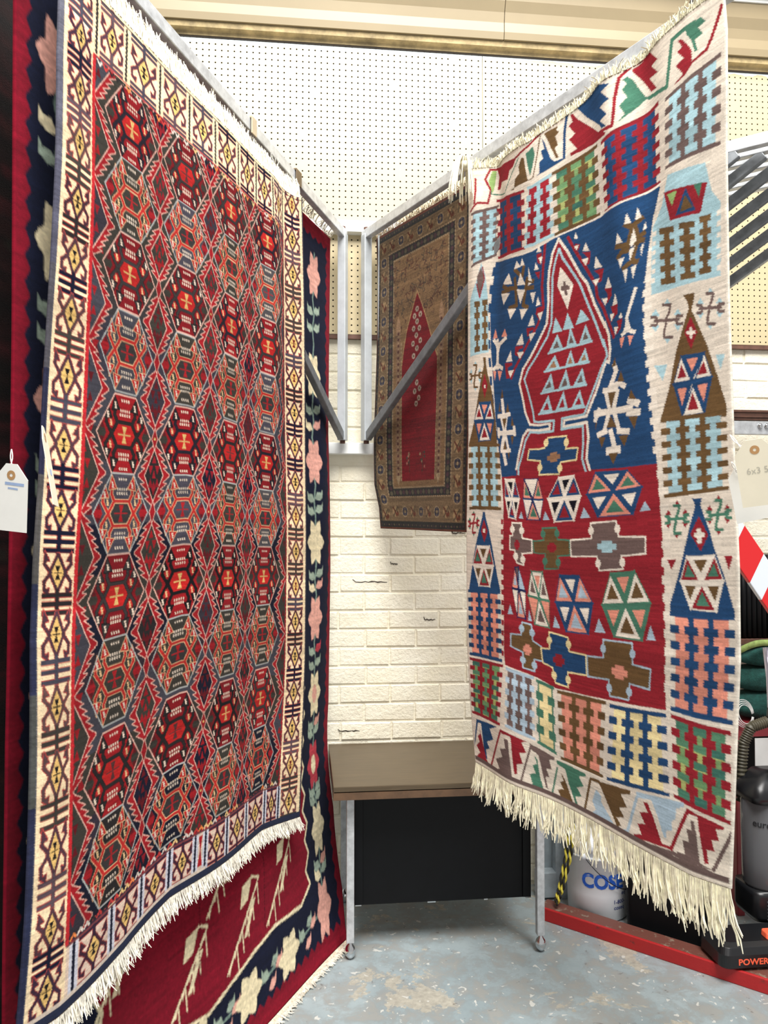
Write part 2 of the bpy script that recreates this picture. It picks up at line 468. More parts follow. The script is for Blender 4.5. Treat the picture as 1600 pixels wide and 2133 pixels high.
        for sx in (-1, 1):
            for sy in (-1, 1):
                hd = [(sx * .40, sy * .97), (sx * .19, sy * .62), (sx * .50, sy * .58)]
                hd2 = [(sx * .62, sy * .70), (sx * .46, sy * .39), (sx * .76, sy * .37)]
                for h in (hd, hd2):
                    w.fill(M(h), head); w.line(M(h), 2.2, net2, closed=True)
                x, yv = L(sx * .36, sy * .72); zmark(x, yv, dc)
                x, yv = L(sx * .62, sy * .46); zmark(x, yv, dc)
                tr = [(sx * .52, sy * .14), (sx * .62, sy * .30), (sx * .46, sy * .36), (sx * .40, sy * .24)]
                w.fill(M(tr), (196, 44, 42) if kind == 'red' else gr); x, yv = L(sx * .50, sy * .27); zmark(x, yv, (236, 196, 150))
        w.fill(M([(a * .86, b * .86) for a, b in ch]), cen)
        if kind != 'red': w.line(M([(a * .86, b * .86) for a, b in ch]), 2.2, net2, closed=True)
        x, yv = cx, cy
        w.fill([(x - 9, yv - 19), (x + 9, yv - 19), (x, yv + 2)], cm); w.fill([(x - 9, yv + 19), (x + 9, yv + 19), (x, yv - 2)], cm); w.rect(x - 24, yv - 1.6, x + 24, yv + 1.6, cm)
        for sy in (-1, 1):
            dots(*L(0, sy * .50), 22, dc); dots(*L(0, sy * .61), 20, dc, 5); dots(*L(0, sy * .86), 17, dc, 4)
        w.line(hexo, 3.4, edge, closed=True)
    for ci, cx in enumerate(cols):
        for ri, cy in enumerate(rows):
            up = (rows[ri] - rows[ri - 1]) if ri else 165
            dn = (rows[ri + 1] - rows[ri]) if ri < 9 else 180
            hh = min(up, dn) / 2 + 1
            kind = 'red' if ri % 2 == 0 else 'grey'
            if ri == 9: kind = 'grey'
            hexagon(cx, cy, hh, kind, ri)
    k_ = w.k; fld = w.img[int(Y0 * k_):int(Y1 * k_), int(X0 * k_):int(X1 * k_)]
    fld *= np.array([.88, .89, .86], np.float32)      # the dyes of the field are a duller, more purple set
    # borders
    def halo(pts, ww, c, rc=(172, 58, 62)):
        w.line(pts, ww + 3.6, rc)
    def motif(cx, cy, sx, sy, c, c2, horizontal=False, bars=3, pitch=125, black='black'):
        def T(x, yv): return (cx + x * sx, cy + yv * sy)
        strokes = []
        dia = [(0, -38), (21, 0), (0, 38), (-21, 0), (0, -38)]
        for a, b in zip(dia, dia[1:]): strokes.append(([a, b], 7, c))
        for s in (-1, 1):
            strokes.append(([(s * 18, 0), (s * 36, -18), (s * 30, -32)], 7, c)); strokes.append(([(s * 18, 0), (s * 36, 18), (s * 35, 34), (s * 28, 38)], 7, c))
        yb = [46, 63.5, 81] if bars == 3 else ([-66, -54] + [54, 66])
        strokes.append(([(0, 38), (0, 90)] if bars == 3 else [(0, 38), (0, 70)], 10, c2))
        if bars != 3: strokes.append(([(0, -38), (0, -70)], 10, c2))
        for k in yb: strokes.append(([(-38, k), (38, k)], 8.6 if bars == 3 else 6.5, c2))
        heads = []
        for s in (-1, 1):
            heads.append([(s * 36, -44), (s * 38, -22), (s * 22, -24)]); heads.append([(s * 38, 36), (s * 24, 44), (s * 22, 30)])
        for pts, ww, cc in strokes: w.line([T(*p) for p in pts], ww + 2.8, (170, 70, 66))
        for h in heads: w.line([T(*p) for p in h], 4, (176, 70, 66), closed=True)
        w.fill([T(0, -34), T(19, 0), T(0, 34), T(-19, 0)], (220, 180, 110))
        for pts, ww, cc in strokes: w.line([T(*p) for p in pts], ww, cc)
        for h in heads: w.fill([T(*p) for p in h], c)
        w.fill([T(-7, -14), T(7, -14), T(0, 1)], black); w.fill([T(-7, 14), T(7, 14), T(0, -1)], black); w.line([T(-10, 0), T(10, 0)], 2, black)
    def tooth(xa, ya, xb, yb, n, c, side, d=8, base=5):
        a = np.array([xa, ya], float); b = np.array([xb, yb], float); t = (b - a) / n; L = np.hypot(*t); nn = np.array([-t[1], t[0]]) / L * side
        w.line([a, b], base, c)
        for i in range(n):
            p = a + t * (i + .15); q = a + t * (i + .85); w.fill([p, q, q + nn * d * .8, p + nn * d * .8], c)
    w.rect(0, 0, 112, 2085, 'cream'); w.rect(1100, 0, 1250, 2085, 'cream'); w.rect(112, 0, 1100, 140, 'cream'); w.rect(112, 1960, 1100, 2085, (214, 190, 172))
    lv = [20, 134, 245, 355, 478, 592, 709, 836, 975, 1105, 1228, 1347, 1486, 1615, 1759, 1905, 2020]
    pairs = [('plum', (88, 72, 80)), ('plum', 'grey'), ((78, 52, 60), 'navy'), ((92, 66, 66), 'olive'), ((60, 40, 56), 'navy'), ((84, 60, 62), 'olive'), ((66, 42, 52), 'char')]
    for i, yv in enumerate(lv):
        nx = lv[i + 1] - yv if i + 1 < len(lv) else 120
        c, c2 = pairs[(i * 3 + 1) % len(pairs)] if i < 8 else pairs[(i * 2) % len(pairs)]
        motif(62, yv, .98, nx / 125, c, c2)
    yv = 34
    i = 0
    while yv < 2090:
        c, c2 = pairs[(i * 5 + 2) % len(pairs)]
        motif(1168, yv, 1.30, .94, c, c2, black=g.choice(['black', 'dred', 'black'])); yv += 117; i += 1
    ux = [118, 225, 366, 502, 632, 765, 886, 992, 1095]
    for a, b in zip(ux, ux[1:]):
        motif((a + b) / 2, 74, (b - a) / 104, .92, *pairs[g.randrange(3)], bars=4)
    for a in ux[:]:
        tooth(a, 14, a, 134, 12, 'char', 1, 6, 5); tooth(a, 20, a, 134, 12, 'char', -1, 6, 3)
    bx = [134, 262, 380, 490, 592, 636, 745, 876, 1010, 1100]
    for a, b in zip(bx, bx[1:]):
        if b - a < 60: w.fill([(a + 14, 1972), (b - 14, 1972), (b - 20, 2010), (b - 12, 2050), (a + 12, 2050), (a + 20, 2010)], 'red'); continue
        motif((a + b) / 2, 2014, (b - a) / 104, .84, (62, 34, 48), (48, 32, 50), bars=4)
    for a in bx:
        w.rect(a - 13, 1966, a + 13, 2064, (196, 196, 208)); tooth(a, 1966, a, 2066, 10, 'navy', 1, 6, 7); tooth(a, 1970, a, 2066, 10, 'navy', -1, 6, 4)
    # guard lines
    tooth(2, 0, 2, 2085, 150, (92, 92, 104), -1, 7, 22)
    for k in range(10):
        ya = k * 208; w.rect(0, ya, 11, ya + 208, [(96, 96, 108), (92, 92, 106), (84, 84, 100), (80, 78, 84), (40, 42, 66), (84, 82, 80), (44, 48, 72), (78, 80, 78), (42, 46, 70), (40, 44, 68)][k])
    tooth(112, 140, 112, 1958, 138, (184, 40, 46), 1, 8, 9)
    tooth(1100, 140, 1100, 1958, 138, (140, 40, 48), -1, 6, 7)
    tooth(1246, 0, 1246, 2085, 150, (60, 56, 66), 1, 7, 8)
    for yy, s in ((144, 1), (1956, -1)):
        for k in range(46):
            x = 122 + k * 21; c = g.choice([(224, 190, 130), (226, 130, 70), (210, 200, 190), 'char', (190, 60, 56)])
            w.line([(x, yy), (x + 9, yy + s * 9), (x + 16, yy)], 5, c)
    w.line([(112, 139), (1100, 139)], 4, (180, 70, 70)); w.line([(112, 1962), (1100, 1962)], 4, (110, 60, 66))
    w.rect(0, 8, 1250, 11, 'char'); w.rect(0, 2066, 1250, 2085, (38, 44, 66)); w.rect(0, 2058, 640, 2066, (206, 190, 176))
    w.serrate(.7, 5); w.abrash(.035, .05, .05, 3)
    return w
